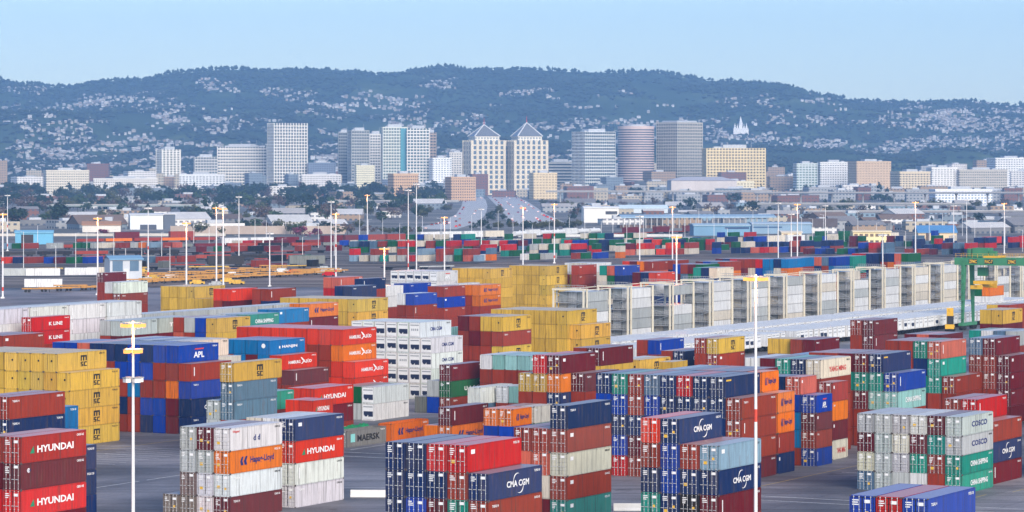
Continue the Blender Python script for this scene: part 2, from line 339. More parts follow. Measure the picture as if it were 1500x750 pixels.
def sign(o, key, L, h):
    """the words and marks painted on a container's long side"""
    c = L / 2
    if key == 'hyundai':
        letter(o, 'HYUNDAI', 'ink_white', L * .24, h * .34, h * .27, L * .56)
        flat(o, 'emblem', [[(L * .13, h * .34), (L * .165, h * .34), (L * .185, h * .62)], [(L * .165, h * .34), (L * .20, h * .34), (L * .185, h * .62)]], 'ink_green')
    elif key == 'hapag':
        letter(o, 'Hapag-Lloyd', 'ink_navy', L * .38, h * .3, h * .36, L * .46)
        flat(o, 'emblem', [[(L * .2, h * .32), (L * .25, h * .32), (L * .23, h * .5), (L * .25, h * .7), (L * .22, h * .7), (L * .185, h * .5)], [(L * .27, h * .32), (L * .32, h * .32), (L * .3, h * .5), (L * .33, h * .7), (L * .29, h * .7), (L * .255, h * .5)]], 'ink_navy')
    elif key == 'cma':
        letter(o, 'CMA CGM', 'ink_white', L * .33, h * .36, h * .24, L * .42)
        flat(o, 'emblem', arc(L * .54, h * .48, h * .36, h * .42, 70, 190) + arc(L * .56, h * .48, h * .36, h * .42, 250, 370), 'ink_white')
    elif key == 'msc':
        
        x0, z0, u = c - .3, h * .2, h * .062                                          # blocky m over s and c
        R_ = lambda xa, xb, za, zb: [(x0 + xa * .17, z0 + za * u), (x0 + xb * .17, z0 + za * u), (x0 + xb * .17, z0 + zb * u), (x0 + xa * .17, z0 + zb * u)]
        flat(o, 'emblem', [R_(0, 2, 5, 8.4), R_(4, 6, 5, 8.4), R_(8, 10, 5, 8.4), R_(0, 10, 8.4, 9.8),
            R_(0, 4.5, 3.2, 4.1), R_(0, 1.6, 2.3, 3.2), R_(0, 4.5, 1.5, 2.3), R_(2.9, 4.5, .8, 1.5), R_(0, 4.5, 0, .8), R_(5.5, 10, 3.2, 4.1), R_(5.5, 7.1, .8, 3.2), R_(5.5, 10, 0, .8)], 'ink_black')
    elif key == 'kline': letter(o, 'K LINE', 'ink_white', L * .44, h * .34, h * .26, L * .36)
    elif key == 'apl':
        letter(o, 'APL', 'ink_white', L * .38, h * .24, h * .34, L * .26)
        flat(o, 'emblem', [[(L * .4, h * .7), (L * .62, h * .7), (L * .64, h * .78), (L * .42, h * .78)]], 'ink_red')
    elif key == 'hanjin': letter(o, 'HANJIN', 'ink_white', L * .36, h * .36, h * .24, L * .42); flat(o, 'emblem', arc(L * .3, h * .48, h * .02, h * .16, 0, 360, 12), 'ink_white')
    elif key == 'hamburg':
        letter(o, 'HAMBURG', 'ink_white', L * .2, h * .36, h * .22, L * .33); letter(o, 'SÜD', 'ink_white', L * .68, h * .36, h * .25, L * .17)
        flat(o, 'emblem', [[(L * .55, h * .3), (L * .58, h * .3), (L * .66, h * .52), (L * .62, h * .52)], [(L * .6, h * .52), (L * .66, h * .52), (L * .57, h * .76), (L * .54, h * .76)], [(L * .6, h * .46), (L * .7, h * .34), (L * .7, h * .4), (L * .62, h * .5)]], 'ink_white')
    elif key == 'cosco': letter(o, 'COSCO', 'ink_navy', L * .3, h * .38, h * .3, L * .5)
    elif key == 'chinaship': letter(o, 'CHINA SHIPPING', 'ink_white', L * .26, h * .36, h * .28, L * .56)
    elif key == 'uasc': letter(o, 'U A S C', 'ink_white', L * .4, h * .34, h * .26, L * .46)
    elif key == 'maersk':
        letter(o, 'MAERSK', 'ink_black', L * .26, h * .28, h * .4, L * .58); flat(o, 'emblem', [[(L * .09, h * .28), (L * .2, h * .28), (L * .2, h * .78), (L * .09, h * .78)]], 'logo_teal')
    elif key == 'yangming': letter(o, 'YANG MING', 'ink_red', L * .28, h * .3, h * .28, L * .56)
    elif key == 'cai': flat(o, 'emblem', arc(L * .12, h * .72, .03, .42, 0, 360, 14), 'ink_white'); letter(o, 'CAI', 'ink_navy', L * .12 - .3, h * .72 - .12, .24, .6, y=-1.23)
    elif key == 'cd': letter(o, 'd d', 'ink_navy', L * .44, h * .34, h * .26, L * .13, 'emblem'); letter(o, 'Hapag', 'ink_red', L * .05, h * .75, h * .14, L * .13)
    elif key == 'cmaink': letter(o, 'CMA CGM', 'ink_navy', L * .32, h * .4, h * .24, L * .38)
    elif key == 'number': letter(o, 'TGHU 4', 'ink_white', L * .06, h * .74, h * .1, L * .12)
    elif key == 'plate': flat(o, 'decal', [[(L * .06, h * .66), (L * .13, h * .66), (L * .13, h * .82), (L * .06, h * .82)]], 'ink_white')
    elif key == 'strip': flat(o, 'decal', [[(L * .07, h * .3), (L * .09, h * .3), (L * .09, h * .8), (L * .07, h * .8)]], 'ink_white')
    elif key == 'ydecal': flat(o, 'decal', [[(L * .03, h * .78), (L * .17, h * .78), (L * .17, h * .86), (L * .03, h * .86)]], 'ink_yellow')
    elif key == 'tex': letter(o, 'TEX', 'ink_white', L * .32, h * .4, h * .26, L * .3)

PAL = {'n': (20, 47, 100), 'b': (8, 64, 172), 'c': (8, 122, 186), 'l': (140, 168, 190), 's': (92, 122, 148), 't': (30, 150, 132), 'T': (146, 196, 188),
       'g': (8, 100, 52), 'y': (226, 182, 74), 'o': (240, 122, 16), 'r': (206, 26, 20), 'R': (230, 60, 26), 'k': (160, 58, 36), 'm': (112, 22, 32), 'p': (214, 104, 80),
       'w': (234, 234, 232), 'W': (226, 216, 198), 'a': (188, 192, 190), 'A': (124, 128, 122), 'B': (140, 122, 116), 'D': (26, 24, 26), 'h': (190, 56, 46), 'K': (172, 58, 48)}
CNAME = {'n': 'navy', 'b': 'blue', 'c': 'azure', 'l': 'pale blue', 's': 'slate', 't': 'teal', 'T': 'mint', 'g': 'green', 'y': 'yellow', 'o': 'orange', 'r': 'scarlet',
         'R': 'vermilion', 'k': 'brick', 'm': 'maroon', 'p': 'salmon', 'w': 'white', 'W': 'cream', 'a': 'grey', 'A': 'drab', 'B': 'brownish', 'D': 'black', 'h': 'faded red', 'K': 'rusty red'}
NTH = ['first', 'second', 'third', 'fourth', 'fifth', 'sixth', 'seventh', 'eighth', 'ninth', 'tenth', 'eleventh', 'twelfth', 'thirteenth']
SRND = random.Random(5)
BOX = []                                                                              # every container: where it stands and what it is
def S(a, b, cols, L, h, end, phrase, reef=0, base=0.0):
    cs = cols.split()
    for i, c in enumerate(cs):
        for t, code in enumerate(c):
            if code == '?': code = SRND.choice('kkkmmrRpnnbWosgt')
            BOX.append(dict(a=a, b=b - i * 2.55 - W_ / 2, L=L, h=h, z=base + t * (h + .02), code=code, end=end, reef=reef, ph=phrase, col=i, ncol=len(cs), t=t, n=len(c),
                            side=(i == 0 or len(cs[i - 1]) <= t)))
S(291.3,-215.3,'kmrmh mkrmk',12.19,2.9,'D','at the lower left corner')
S(304.2,-223.0,'nnnn mkkm',12.19,2.9,'D','behind the lower left stack')
S(341.6,-254.4,'mkmnk kmmnk',12.19,2.9,'D','at the left edge, behind the lower left stack')
S(354.4,-261.4,'mkcc kkmk',12.19,2.9,'D','in the sky blue pair beside the yellow wall')
S(345.2,-223.0,'mwow wwam BBaa B',12.19,2.85,'D','in the pale block right of the near mast')
S(361.6,-223.6,'wwRn wwww WWWW',12.19,2.85,'D','in the pale block behind the orange lettered box')
S(305.0,-164.6,'mtkn kmtkr ktmnr kmbnn mnnnn',12.19,2.9,'D','in the red topped centre front block')
S(361.3,-183.9,'tkWkn mWpk kmpk',12.19,2.9,'D','in the tall five tier centre stack')
S(348.5,-157.6,'kmnl mDnk mnbbn rtnkR',12.19,2.9,'D','in the front block right of centre')
S(418.4,-153.3,'ttaa kktm wtmw aaWa aaaa sWma',12.19,2.6,'D','in the grey and teal block at lower right')
S(275.1,-104.0,'bnbbb krmkr nbbbb',12.19,2.9,'D','in the bottom right corner stack')
S(424.0,-304.0,'yyyy yyyyy yyyyy yyyyy yyyyy yyyyy yyyyy yyyyy yyyyy',13.72,2.9,'F','in the yellow wall at left')
S(452.5,-300.0,'nnbk mmokb bbkkb nbkbn kkcbb knkbn nkbkn kbnbn kbkbp kkkbb kkkkb',12.19,2.9,'F','in the blue topped block behind the near mast')
S(465.3,-306.3,'WWWW WWWWW kkkka kkkkn kkkka kkkkb kkkka',12.19,2.9,'F','in the cream bay behind the blue topped block')
S(417.8,-269.2,'kkss kaa',12.19,2.9,'D','in the slate stack under the yellow box')
S(417.6,-269.2,'y',13.72,2.9,'D','on top of the slate stack left of centre', base=11.6)
S(432.4,-275.2,'kkt kkk',12.19,2.9,'D','behind the slate stack left of centre')
S(447.4,-273.1,'kmR kmR',12.19,2.9,'F','in the red stack behind the green tarpaulin')
S(435.0,-265.8,'bmR kmR',6.06,2.6,'F','in the short red stack left of the tarpaulin')
S(443.0,-264.4,'A',12.19,2.6,'D','in the low open top row left of centre')
S(443.0,-267.0,'g o',12.19,2.3,'F','in the low open top row beside the lettered grey box')
S(455.8,-263.8,'o',12.19,2.9,'F','behind the grey lettered open top box')
S(456.2,-252.9,'om o',12.19,2.9,'D','in the two tier row left of centre front')
S(492.3,-288.4,'ww',12.19,2.9,'D','in the pair of white boxes with black vents', reef=1)
S(492.3,-290.9,'ag kk',12.19,2.9,'D','left of the white boxes with black vents')
S(512.5,-284.2,'kgm ba A',12.19,2.9,'D','in the green lettered stack at centre')
S(542.0,-304.8,'wwww wwwww wwwww wwwww wwwww wwwww wwwww',12.19,2.9,'D','in the white vented wall left of centre', reef=1)
S(512.0,-304.0,'RRR kRRoR kRkkR kRkkR kRkRR kkkkR kkkkR kkkkR kkkkR kkkkR',12.19,2.9,'F','in the orange red wall left of centre')
S(497.6,-308.1,'kkm kkkR kkmcc kkcmc kkmcc kkkkc',12.19,2.6,'F','in the sky blue topped steps left of centre')
S(504.3,-370.2,'kkkkrr',12.19,2.6,'D','in the small bright red pair at the left edge')
S(486.5,-376.2,'wwwwww wwwwww aaaaaa',12.19,2.85,'F','in the first bay of the long white wall at left')
S(499.2,-376.2,'wwwwww wwwwww aaaaaa',12.19,2.85,'F','in the second bay of the long white wall at left')
S(511.9,-376.2,'wwwwww wwwwww aaaaaa',12.19,2.85,'F','in the third bay of the long white wall at left')
S(524.6,-376.2,'wwwwww wwwwww aaaaaa',12.19,2.85,'F','in the fourth bay of the long white wall at left')
S(537.3,-376.2,'wwwwww wwwwww aaaaaa',12.19,2.85,'F','in the fifth bay of the long white wall at left')
S(550.0,-377.0,'wwwwa wwwww',12.19,2.85,'F','in the first bay of the white row left of the short yellow wall')
S(562.7,-377.0,'wwwwa wwwww',12.19,2.85,'F','in the second bay of the white row left of the short yellow wall')
S(575.4,-377.0,'wwwwa wwwww',12.19,2.85,'F','in the third bay of the white row left of the short yellow wall')
S(588.1,-377.0,'wwwwa wwwww',12.19,2.85,'F','in the fourth bay of the white row left of the short yellow wall')
S(600.8,-377.0,'wwwwa wwwww',12.19,2.85,'F','in the fifth bay of the white row left of the short yellow wall')
S(465.5,-348.0,'kkkkk kkkkm kkkkk',12.19,2.9,'F','in the maroon row above the yellow wall')
S(520.4,-361.0,'kkkma kkkka',12.19,2.9,'F','in the grey row left of the yellow topped bay')
S(533.0,-361.0,'kkkma kkkaa',12.19,2.9,'F','in the second grey row left of the yellow topped bay')
S(538.0,-350.75,'kkyyy kkkbb kkkka kkkpk',12.19,2.9,'F','in the yellow topped bay left of the teal box')
S(554.0,-354.0,'kkkkt kkkkl kkkka',12.19,2.9,'F','behind the yellow topped bay at left')
S(577.0,-361.0,'kkkkc kkkkc',12.19,2.9,'F','behind the teal box left of centre')
S(604.0,-370.0,'kkkmo kkkoo',12.19,2.9,'F','in front of the long yellow wall left of centre')
S(631.0,-374.0,'yyyyy yyyyy yyyyy yyyyy yyyyy yyyyy yyyyy yyyyy',13.72,2.9,'F','in the long yellow wall left of centre')
S(500.2,-271.7,'sw',12.19,2.9,'F','in the white and slate stack at centre')
S(505.1,-266.2,'kT kw',6.06,2.9,'D','right of the white and slate stack at centre')
S(511.4,-264.7,'kw mT',6.06,2.9,'D','in the short white stack behind the orange box at centre')
S(433.6,-229.9,'kbo kbo',6.06,2.6,'D','in the short orange stack at centre')
S(440.1,-229.7,'ktW kkk',6.06,2.6,'D','behind the short orange stack at centre')
S(421.0,-186.9,'mkkk kknnn mnknn nkknr knknn kknbs kmnkk rbnbt kknbn',12.19,2.9,'D','in the big navy wall right of centre')
S(433.8,-186.9,'nkoo',6.06,2.9,'D','in the short orange stack right of the navy wall')
S(433.8,-189.4,'kkkoo',6.06,2.9,'D','behind the big navy wall')
S(433.8,-192.2,'kknmm nknkn kkkkk kkkkn kkkkl',12.19,2.9,'D','in the second row behind the big navy wall')
S(447.6,-186.7,'bkmb',6.06,2.6,'D','in the short blue topped stack by the pole')
S(447.6,-189.2,'kccbp kkkkn kkkkm',6.06,2.6,'D','left of the short blue topped stack')
S(458.7,-188.7,'WmoK',6.06,2.9,'D','behind the short blue topped stack')
S(465.6,-193.5,'kkkkW kkkkn kkkkt kkkkm kkkkw',12.19,2.9,'D','in the pink lettered row right of the pole')
S(484.0,-188.0,'kkTb kmTtn kkmtm kkktm kkktk knktk',12.19,2.9,'D','in the navy and teal wall by the pole')
S(523.5,-193.0,'kkk',12.19,2.9,'D','in the salmon and teal block right of centre')
S(523.5,-195.6,'kkttp kmtnt kkkkk kkkkk',12.19,2.9,'D','in the salmon topped block right of centre')
S(537.7,-188.3,'mmmm kkkkm kkkks',12.19,2.9,'D','in the dark red block at the right edge')
S(434.6,-157.0,'kkkr kkkk',12.19,2.9,'D','in the red topped stack by the grey block')
S(433.5,-154.4,'mnk',12.19,2.9,'D','in the three tier stack right of the grey block')
S(446.0,-145.5,'kmaa kkaa kkka',12.19,2.9,'D','in the grey stack at the right edge')
S(569.6,-304.3,'kkyky kkkky kkkmk kkkkm',12.19,2.9,'F','in the yellow and brick stack at centre')
S(582.6,-318.2,'ktpk kkwT',12.19,2.9,'F','in the brick and salmon stack beside the white vented wall')
S(517.3,-270.9,'kkkT kkkT kkkT kkkw',12.19,2.6,'F','in the pale teal row at centre')
S(457.2,-233.9,'kknom kkkyr kkky',12.19,2.9,'D','in the maroon topped block at centre')
S(460.6,-231.4,'kmkm',12.19,2.9,'D','right of the maroon topped block at centre')
S(478.6,-237.6,'kkkym kkkkk',12.19,2.9,'D','in the tall red box row behind the navy wall')
S(497.0,-239.4,'kkky kkkW',12.19,2.9,'F','in the low yellow pair behind the navy wall')
S(494.3,-232.1,'kkky',6.06,2.9,'F','in the small yellow stack behind the navy wall')
S(605.0,-287.1,'kkb kkk',12.19,2.9,'F','in the bright blue stack behind the navy wall')
S(571.5,-265.7,'kkn kkk',12.19,2.9,'D','beside the bright blue stack behind the navy wall')
S(565.8,-256.0,'kkky kkkk',12.19,2.9,'D','in the yellow topped stack by the banded pole')
S(600.1,-305.6,'yyyyy yyyyy yyyyy yyyyy yyyyy yyyyy yyyyy',13.72,2.9,'F','in the yellow front stack at centre')
S(601.6,-303.15,'yyyy',13.72,2.9,'F','in the four tier edge of the yellow front stack at centre')
S(571.6,-243.4,'kkky kkky',6.06,2.9,'F','in the yellow stack below the white trailer row')
S(570.5,-238.3,'kkkm kkkk',12.19,2.9,'F','beside the yellow stack below the white trailer row')
S(524.2,-213.7,'kkkm kkkw kkkt kkkc',12.19,2.9,'D','in the low teal row behind the pink lettered row')
S(590.6,-234.3,'kkkmm kkkkk',12.19,2.9,'D','in the dark red pair below the trailers')
S(599.1,-223.9,'kkkm kkkp kkkm',12.19,2.9,'D','in the maroon row left of the green crane')
S(645.2,-227.6,'kkkmy kkkmy',12.19,2.9,'F','in the yellow pair right of the green crane')
S(669.7,-234.9,'kkkkk kkkky',12.19,2.9,'F','behind the yellow pair right of the green crane')
S(618.6,-215.2,'kkka kkks kkkw kkkt',12.19,2.9,'D','in the pale row at the right edge below the crane')
S(678.5,-446.2,'yyyy yyyyy yyyyy yyyyy yyyyy',13.72,2.9,'F','in the short yellow wall at upper left')
S(669.2,-432.2,'kkkmR kkkkR',12.19,2.9,'F','in the red pair behind the short yellow wall')
S(681.6,-434.4,'kkkr',12.19,2.9,'F','right of the red pair at upper left')
S(673.6,-423.9,'kkknk kkkkk',12.19,2.9,'F','in the brick row at upper left')
S(731.0,-461.2,'kkkw',6.06,2.9,'D','in the pale box between red and brick at upper left')
S(695.6,-482.7,'kkkkw kkkkw',12.19,2.9,'D','in the white box left of the short yellow wall')
S(830.3,-582.5,'kkkm',12.19,2.9,'D','in the maroon box beside the control building')
S(753.1,-451.9,'kkkrp kkkrp',12.19,2.9,'F','in the salmon stack at upper middle')
S(746.8,-441.0,'kkkkn kkkk',12.19,2.9,'F','in the navy row right of the salmon stack')
S(698.6,-415.6,'kkkkn kkkkn',12.19,2.9,'F','in the navy row above the long yellow wall')
S(770.7,-449.3,'kkww kkww',12.19,2.9,'F','in the white stack above the long yellow wall')
S(792.5,-452.8,'kkkb kkkb',12.19,2.9,'F','in the blue steps at upper middle')
S(729.1,-415.3,'kkkb kkkw',12.19,2.9,'F','in the lower blue step at upper middle')
S(778.7,-434.2,'kkbk kkkk',12.19,2.9,'F','in the brick stack at upper middle')
S(798.9,-440.7,'kkww',12.19,2.9,'F','in the pale stack left of the back yellow wall')
S(810.3,-454.0,'wwwww wwwww wwwww wwwww wwwww wwwww',12.19,2.9,'D','in the white vented row at upper middle', reef=1)
S(839.4,-452.5,'yyyyy yyyyy yyyyy yyyyy yyyyy',13.72,2.9,'F','in the back yellow wall at centre')
S(792.4,-430.4,'kkoo kkko',12.19,2.9,'F','in the orange pair before the back yellow wall')
S(870.4,-450.1,'yyyyy yyyyy yyyyy yyyyy yyyyy',13.72,2.9,'F','in the right back yellow wall')
S(884.5,-447.1,'yyyy yyyk yyyy yyym',12.19,2.9,'F','in the lower steps of the right back yellow wall')
S(880.4,-444.45,'kkkkk',12.19,2.9,'F','in the brick bay between yellow and cream at the back')
S(901.9,-450.0,'WWWWw WWWWW WWWWW WWWWw',12.19,2.9,'F','in the cream stack at the back')
S(914.1,-449.8,'WWWW WWWW',12.19,2.9,'F','in the lower cream stack at the back')
S(881.0,-430.2,'kclnb ????? ?????',12.19,2.9,'F','in the first mixed stack behind the tall racks')
S(926.5,-442.2,'????? ????? ????? ?????',12.19,2.9,'F','in the second mixed stack behind the tall racks')
S(828.7,-393.9,'????? ????? ?????',12.19,2.9,'F','in the third mixed stack behind the tall racks')
S(939.9,-441.2,'????? ????? ????? ?????',12.19,2.9,'F','in the fourth mixed stack behind the tall racks')
S(952.4,-439.0,'kkmR ???? ????',12.19,2.9,'F','in the fifth mixed stack behind the tall racks')
S(904.8,-414.5,'????? ????? ????? ?????',12.19,2.9,'F','in the sixth mixed stack behind the tall racks')
S(876.1,-397.0,'kkmnW ????? ?????',12.19,2.9,'F','in the seventh mixed stack behind the tall racks')
S(934.1,-420.4,'????? ????? ????? ?????',12.19,2.9,'F','in the eighth mixed stack behind the tall racks')
S(964.6,-427.4,'????? ????? ????? ?????',12.19,2.9,'F','in the ninth mixed stack behind the tall racks')
S(967.7,-419.85,'kkkcc ????? ?????',12.19,2.9,'F','in the first far stack left of the green crane')
S(970.5,-414.65,'kkkoc ?????',12.19,2.9,'F','in the second far stack left of the green crane')
S(983.1,-416.0,'kkkkc ????? ?????',12.19,2.9,'F','in the third far stack left of the green crane')
S(998.1,-415.4,'kkbnp ????? ????? ?????',12.19,2.9,'F','in the fourth far stack left of the green crane')
S(1000.2,-410.4,'kkkcb ?????',12.19,2.9,'F','in the fifth far stack left of the green crane')
S(1012.5,-409.5,'kkktt ????? ?????',12.19,2.9,'F','in the sixth far stack left of the green crane')
S(1045.9,-415.6,'kknnn ????? ?????',12.19,2.9,'F','in the seventh far stack left of the green crane')
S(1051.6,-404.9,'????? ????? ????? ?????',12.19,2.9,'F','in the eighth far stack left of the green crane')
S(455.0,-128.0,'????? ???? ????? ??? ????',12.19,2.9,'D','in the outlying stacks')
S(455.0,-104.0,'????? ???? ????? ??? ????',12.19,2.9,'D','in the outlying stacks')
S(482.0,-140.0,'????? ???? ????? ??? ????',12.19,2.9,'D','in the outlying stacks')
S(482.0,-116.0,'????? ???? ????? ??? ????',12.19,2.9,'D','in the outlying stacks')
S(509.0,-150.0,'????? ???? ????? ??? ????',12.19,2.9,'D','in the outlying stacks')
S(509.0,-120.0,'????? ???? ????? ??? ????',12.19,2.9,'D','in the outlying stacks')
S(536.0,-158.0,'????? ???? ????? ??? ????',12.19,2.9,'D','in the outlying stacks')
S(536.0,-130.0,'????? ???? ????? ??? ????',12.19,2.9,'D','in the outlying stacks')
S(563.0,-160.0,'????? ???? ????? ??? ????',12.19,2.9,'D','in the outlying stacks')
S(590.0,-168.0,'????? ???? ????? ??? ????',12.19,2.9,'D','in the outlying stacks')
S(617.0,-176.0,'????? ???? ????? ??? ????',12.19,2.9,'D','in the outlying stacks')
S(640.0,-150.0,'????? ???? ????? ??? ????',12.19,2.9,'D','in the outlying stacks')
S(670.0,-185.0,'????? ???? ????? ??? ????',12.19,2.9,'D','in the outlying stacks')
S(700.0,-160.0,'????? ???? ????? ??? ????',12.19,2.9,'D','in the outlying stacks')
S(924.1,-330.0,'wwo wwg',12.19,2.9,'F','behind the green crane')


# which words stand on which container: (part of the block's phrase, column, tier from the ground) -> mark
MARKS = {('at the lower left corner', 0, 4): 'hyundai', ('at the lower left corner', 0, 3): 'cai', ('at the lower left corner', 0, 2): 'hyundai',
  ('in the pale block right of the near mast', 0, 3): 'cd', ('in the pale block right of the near mast', 0, 2): 'hapag', ('in the pale block behind the orange lettered box', 0, 2): 'hyundai', ('in the pale block behind the orange lettered box', 0, 3): 'plate',
  ('in the red topped centre front block', 0, 3): 'cma', ('in the red topped centre front block', 1, 4): 'plate',
  ('in the tall five tier centre stack', 0, 4): 'number', ('in the tall five tier centre stack', 0, 3): 'plate', ('in the tall five tier centre stack', 0, 2): 'plate', ('in the tall five tier centre stack', 0, 1): 'plate',
  ('in the front block right of centre', 0, 2): 'cma', ('in the front block right of centre', 2, 4): 'cma', ('in the front block right of centre', 0, 3): 'plate',
  ('in the grey and teal block at lower right', 0, 3): 'cosco', ('in the grey and teal block at lower right', 0, 2): 'cosco', ('in the grey and teal block at lower right', 0, 1): 'chinaship', ('in the grey and teal block at lower right', 0, 0): 'chinaship',
  ('in the three tier stack right of the grey block', 0, 1): 'cma', ('in the blue topped block behind the near mast', 1, 4): 'apl', ('in the blue topped block behind the near mast', 0, 1): 'cma', ('in the blue topped block behind the near mast', 0, 3): 'strip',
  ('on top of the slate stack left of centre', 0, 0): 'msc', ('in the red stack behind the green tarpaulin', 0, 2): 'hyundai', ('in the short red stack left of the tarpaulin', 0, 2): 'hyundai', ('in the short red stack left of the tarpaulin', 0, 0): 'apl',
  ('in the low open top row left of centre', 0, 0): 'maersk', ('behind the grey lettered open top box', 0, 0): 'hapag', ('in the two tier row left of centre front', 0, 0): 'hapag', ('in the two tier row left of centre front', 0, 1): 'strip',
  ('in the green lettered stack at centre', 0, 1): 'uasc', ('in the small bright red pair at the left edge', 0, 5): 'kline', ('in the small bright red pair at the left edge', 0, 4): 'kline',
  ('in the sky blue topped steps left of centre', 2, 4): 'hanjin', ('in the sky blue topped steps left of centre', 1, 3): 'hamburg', ('in the orange red wall left of centre', 0, 2): 'hamburg', ('in the orange red wall left of centre', 0, 1): 'hamburg', ('in the orange red wall left of centre', 1, 4): 'hamburg', ('in the orange red wall left of centre', 1, 3): 'hamburg',
  ('in the short orange stack at centre', 0, 2): 'hapag', ('in the short orange stack right of the navy wall', 0, 3): 'hapag', ('in the short orange stack right of the navy wall', 0, 2): 'hapag', ('behind the big navy wall', 0, 4): 'hapag',
  ('in the short blue topped stack by the pole', 0, 3): 'apl', ('in the short blue topped stack by the pole', 0, 2): 'plate', ('behind the short blue topped stack', 0, 0): 'yangming', ('behind the short blue topped stack', 0, 3): 'plate',
  ('in the pink lettered row right of the pole', 0, 4): 'yangming', ('in the navy and teal wall by the pole', 0, 3): 'strip', ('in the navy and teal wall by the pole', 0, 2): 'chinaship', ('in the navy and teal wall by the pole', 1, 4): 'ydecal',
  ('in the big navy wall right of centre', 1, 4): 'ydecal', ('beside the bright blue stack behind the navy wall', 0, 2): 'cma', ('in the grey row left of the yellow topped bay', 0, 4): 'tex', ('in the second grey row left of the yellow topped bay', 0, 4): 'tex',
  ('behind the yellow topped bay at left', 0, 4): 'chinaship', ('in front of the long yellow wall left of centre', 0, 4): 'hapag', ('in the orange pair before the back yellow wall', 0, 3): 'hapag', ('in the orange pair before the back yellow wall', 0, 2): 'hapag', ('in the white vented row at upper middle', 0, 4): 'apl', ('in the fourth far stack left of the green crane', 0, 4): 'plate'}

# ------------------------------------------------------------------ which containers the photo shows largest
def proj(p): return 512 + (p[0] / p[1]) * F_PX * 1024 / 1500, HOR * 1024 / 1500 + (CAM_H - p[2]) / p[1] * F_PX * 1024 / 1500
def visible_counts():
    Wd, Hd = 1024, 512; zb = np.zeros((Hd, Wd)); ids = np.full((Hd, Wd), -1)
    for k, q in enumerate(BOX):
        a0, a1, b0, b1, z0, z1 = q['a'], q['a'] + q['L'], q['b'] - W_ / 2, q['b'] + W_ / 2, q['z'], q['z'] + q['h']
        for F in (((a0, b0, z0), (a0, b1, z0), (a0, b1, z1), (a0, b0, z1)), ((a0, b1, z0), (a1, b1, z0), (a1, b1, z1), (a0, b1, z1)), ((a0, b0, z1), (a0, b1, z1), (a1, b1, z1), (a1, b0, z1))):
            P3 = [yard(*c) for c in F]; S2 = np.array([proj(p) for p in P3]); iz = np.array([1 / p[1] for p in P3])
            x0, x1 = max(0, int(S2[:, 0].min())), min(Wd, int(S2[:, 0].max()) + 1); y0, y1 = max(0, int(S2[:, 1].min())), min(Hd, int(S2[:, 1].max()) + 1)
            if x0 >= x1 or y0 >= y1: continue
            X, Y = np.meshgrid(np.arange(x0, x1) + .5, np.arange(y0, y1) + .5); ar = 0; ins = np.ones(X.shape, bool)
            sg = None
            for i in range(4):
                (xa, ya), (xb, yb) = S2[i], S2[(i + 1) % 4]; e = (xb - xa) * (Y - ya) - (yb - ya) * (X - xa); ar += xa * yb - xb * ya
                ins_i = e; sg = ins_i if sg is None else sg
                ins &= (e * 1.0 >= 0) if True else ins
            if not ins.any():
                ins = np.ones(X.shape, bool)
                for i in range(4):
                    (xa, ya), (xb, yb) = S2[i], S2[(i + 1) % 4]; ins &= ((xb - xa) * (Y - ya) - (yb - ya) * (X - xa)) <= 0
            if not ins.any(): continue
            A = np.c_[S2[:3], np.ones(3)]
            if abs(np.linalg.det(A)) < 1e-9: continue
            cf = np.linalg.solve(A, iz[:3]); Z = cf[0] * X + cf[1] * Y + cf[2]
            sub = zb[y0:y1, x0:x1]; up = ins & (Z > sub + 1e-9); sub[up] = Z[up]; ids[y0:y1, x0:x1][up] = k
    n = np.bincount(ids[ids >= 0].ravel(), minlength=len(BOX)); return n
VIS = visible_counts()
order = sorted(range(len(BOX)), key=lambda k: -VIS[k])
dry = [k for k in order if not BOX[k]['reef'] and VIS[k] > 5][:300]; ree = [k for k in order if BOX[k]['reef'] and VIS[k] > 5][:90]
SOLO = set(dry + ree)

def make_box(q, rnd, vis=99):
    L, h, code = q['L'], q['h'], q['code']; reef = q['reef'] and code in 'wa'
    c = lin(PAL[code]); j = rnd.uniform(.68, .92) if code not in 'wWa' else rnd.uniform(.76, .92)
    c = tuple(min(.8, max(.003, v * j * rnd.uniform(.93, 1.07) + .002)) for v in c)
    ot = 'open top' in q['ph'] and q['t'] == q['n'] - 1
    o = link('refrigerated_container' if reef else 'shipping_container', cont_mesh(L, h, q['end'], bool(reef), ot), None, yard(q['a'], q['b'], q['z']), ROT, c)
    if reef:
        link('refrigeration_unit', unit_mesh(h, 3 if rnd.random() < .12 else rnd.randrange(3)), o)
    elif q['end'] == 'D':
        v = rnd.randrange(12)
        for k, y in enumerate((1.11, -.01)):
            d = link('door', door_mesh(h, (v * 2 + k) % 24), o, (0, y, 0), 0, c)
            for yy in (-.3, -.82): link('locking_bar', bar_mesh(h), d, (0, yy, 0))
    elif code == 'y': flat_end(o, h, 'ink_black', .17, (.45, .30))
    elif code in 'ck' and 'sky blue' in q['ph']: flat_end(o, h, 'ink_white', .42, (.5, .62))
    key = MARKS.get((q['ph'], q['col'], q['t']))
    if key is None and q['side']:
        if code == 'y': key = 'msc'
        elif reef and q['ph'].startswith('in the white vented wall'): key = 'cmaink'
        elif not reef and vis > 60: key = rnd.choice(('number', 'plate', 'strip', 'number'))
    if key: sign(o, key, L, h)
    if q['side'] and vis > 90 and L > 10: letter(o, rnd.choice(('CAXU 62', 'TCNU 81', 'GESU 45', 'FCIU 33')), 'ink_white' if code not in 'wWayTl' else 'ink_black', L * .85, h * .8, h * .09, L * .11, y=-1.228)
    return o
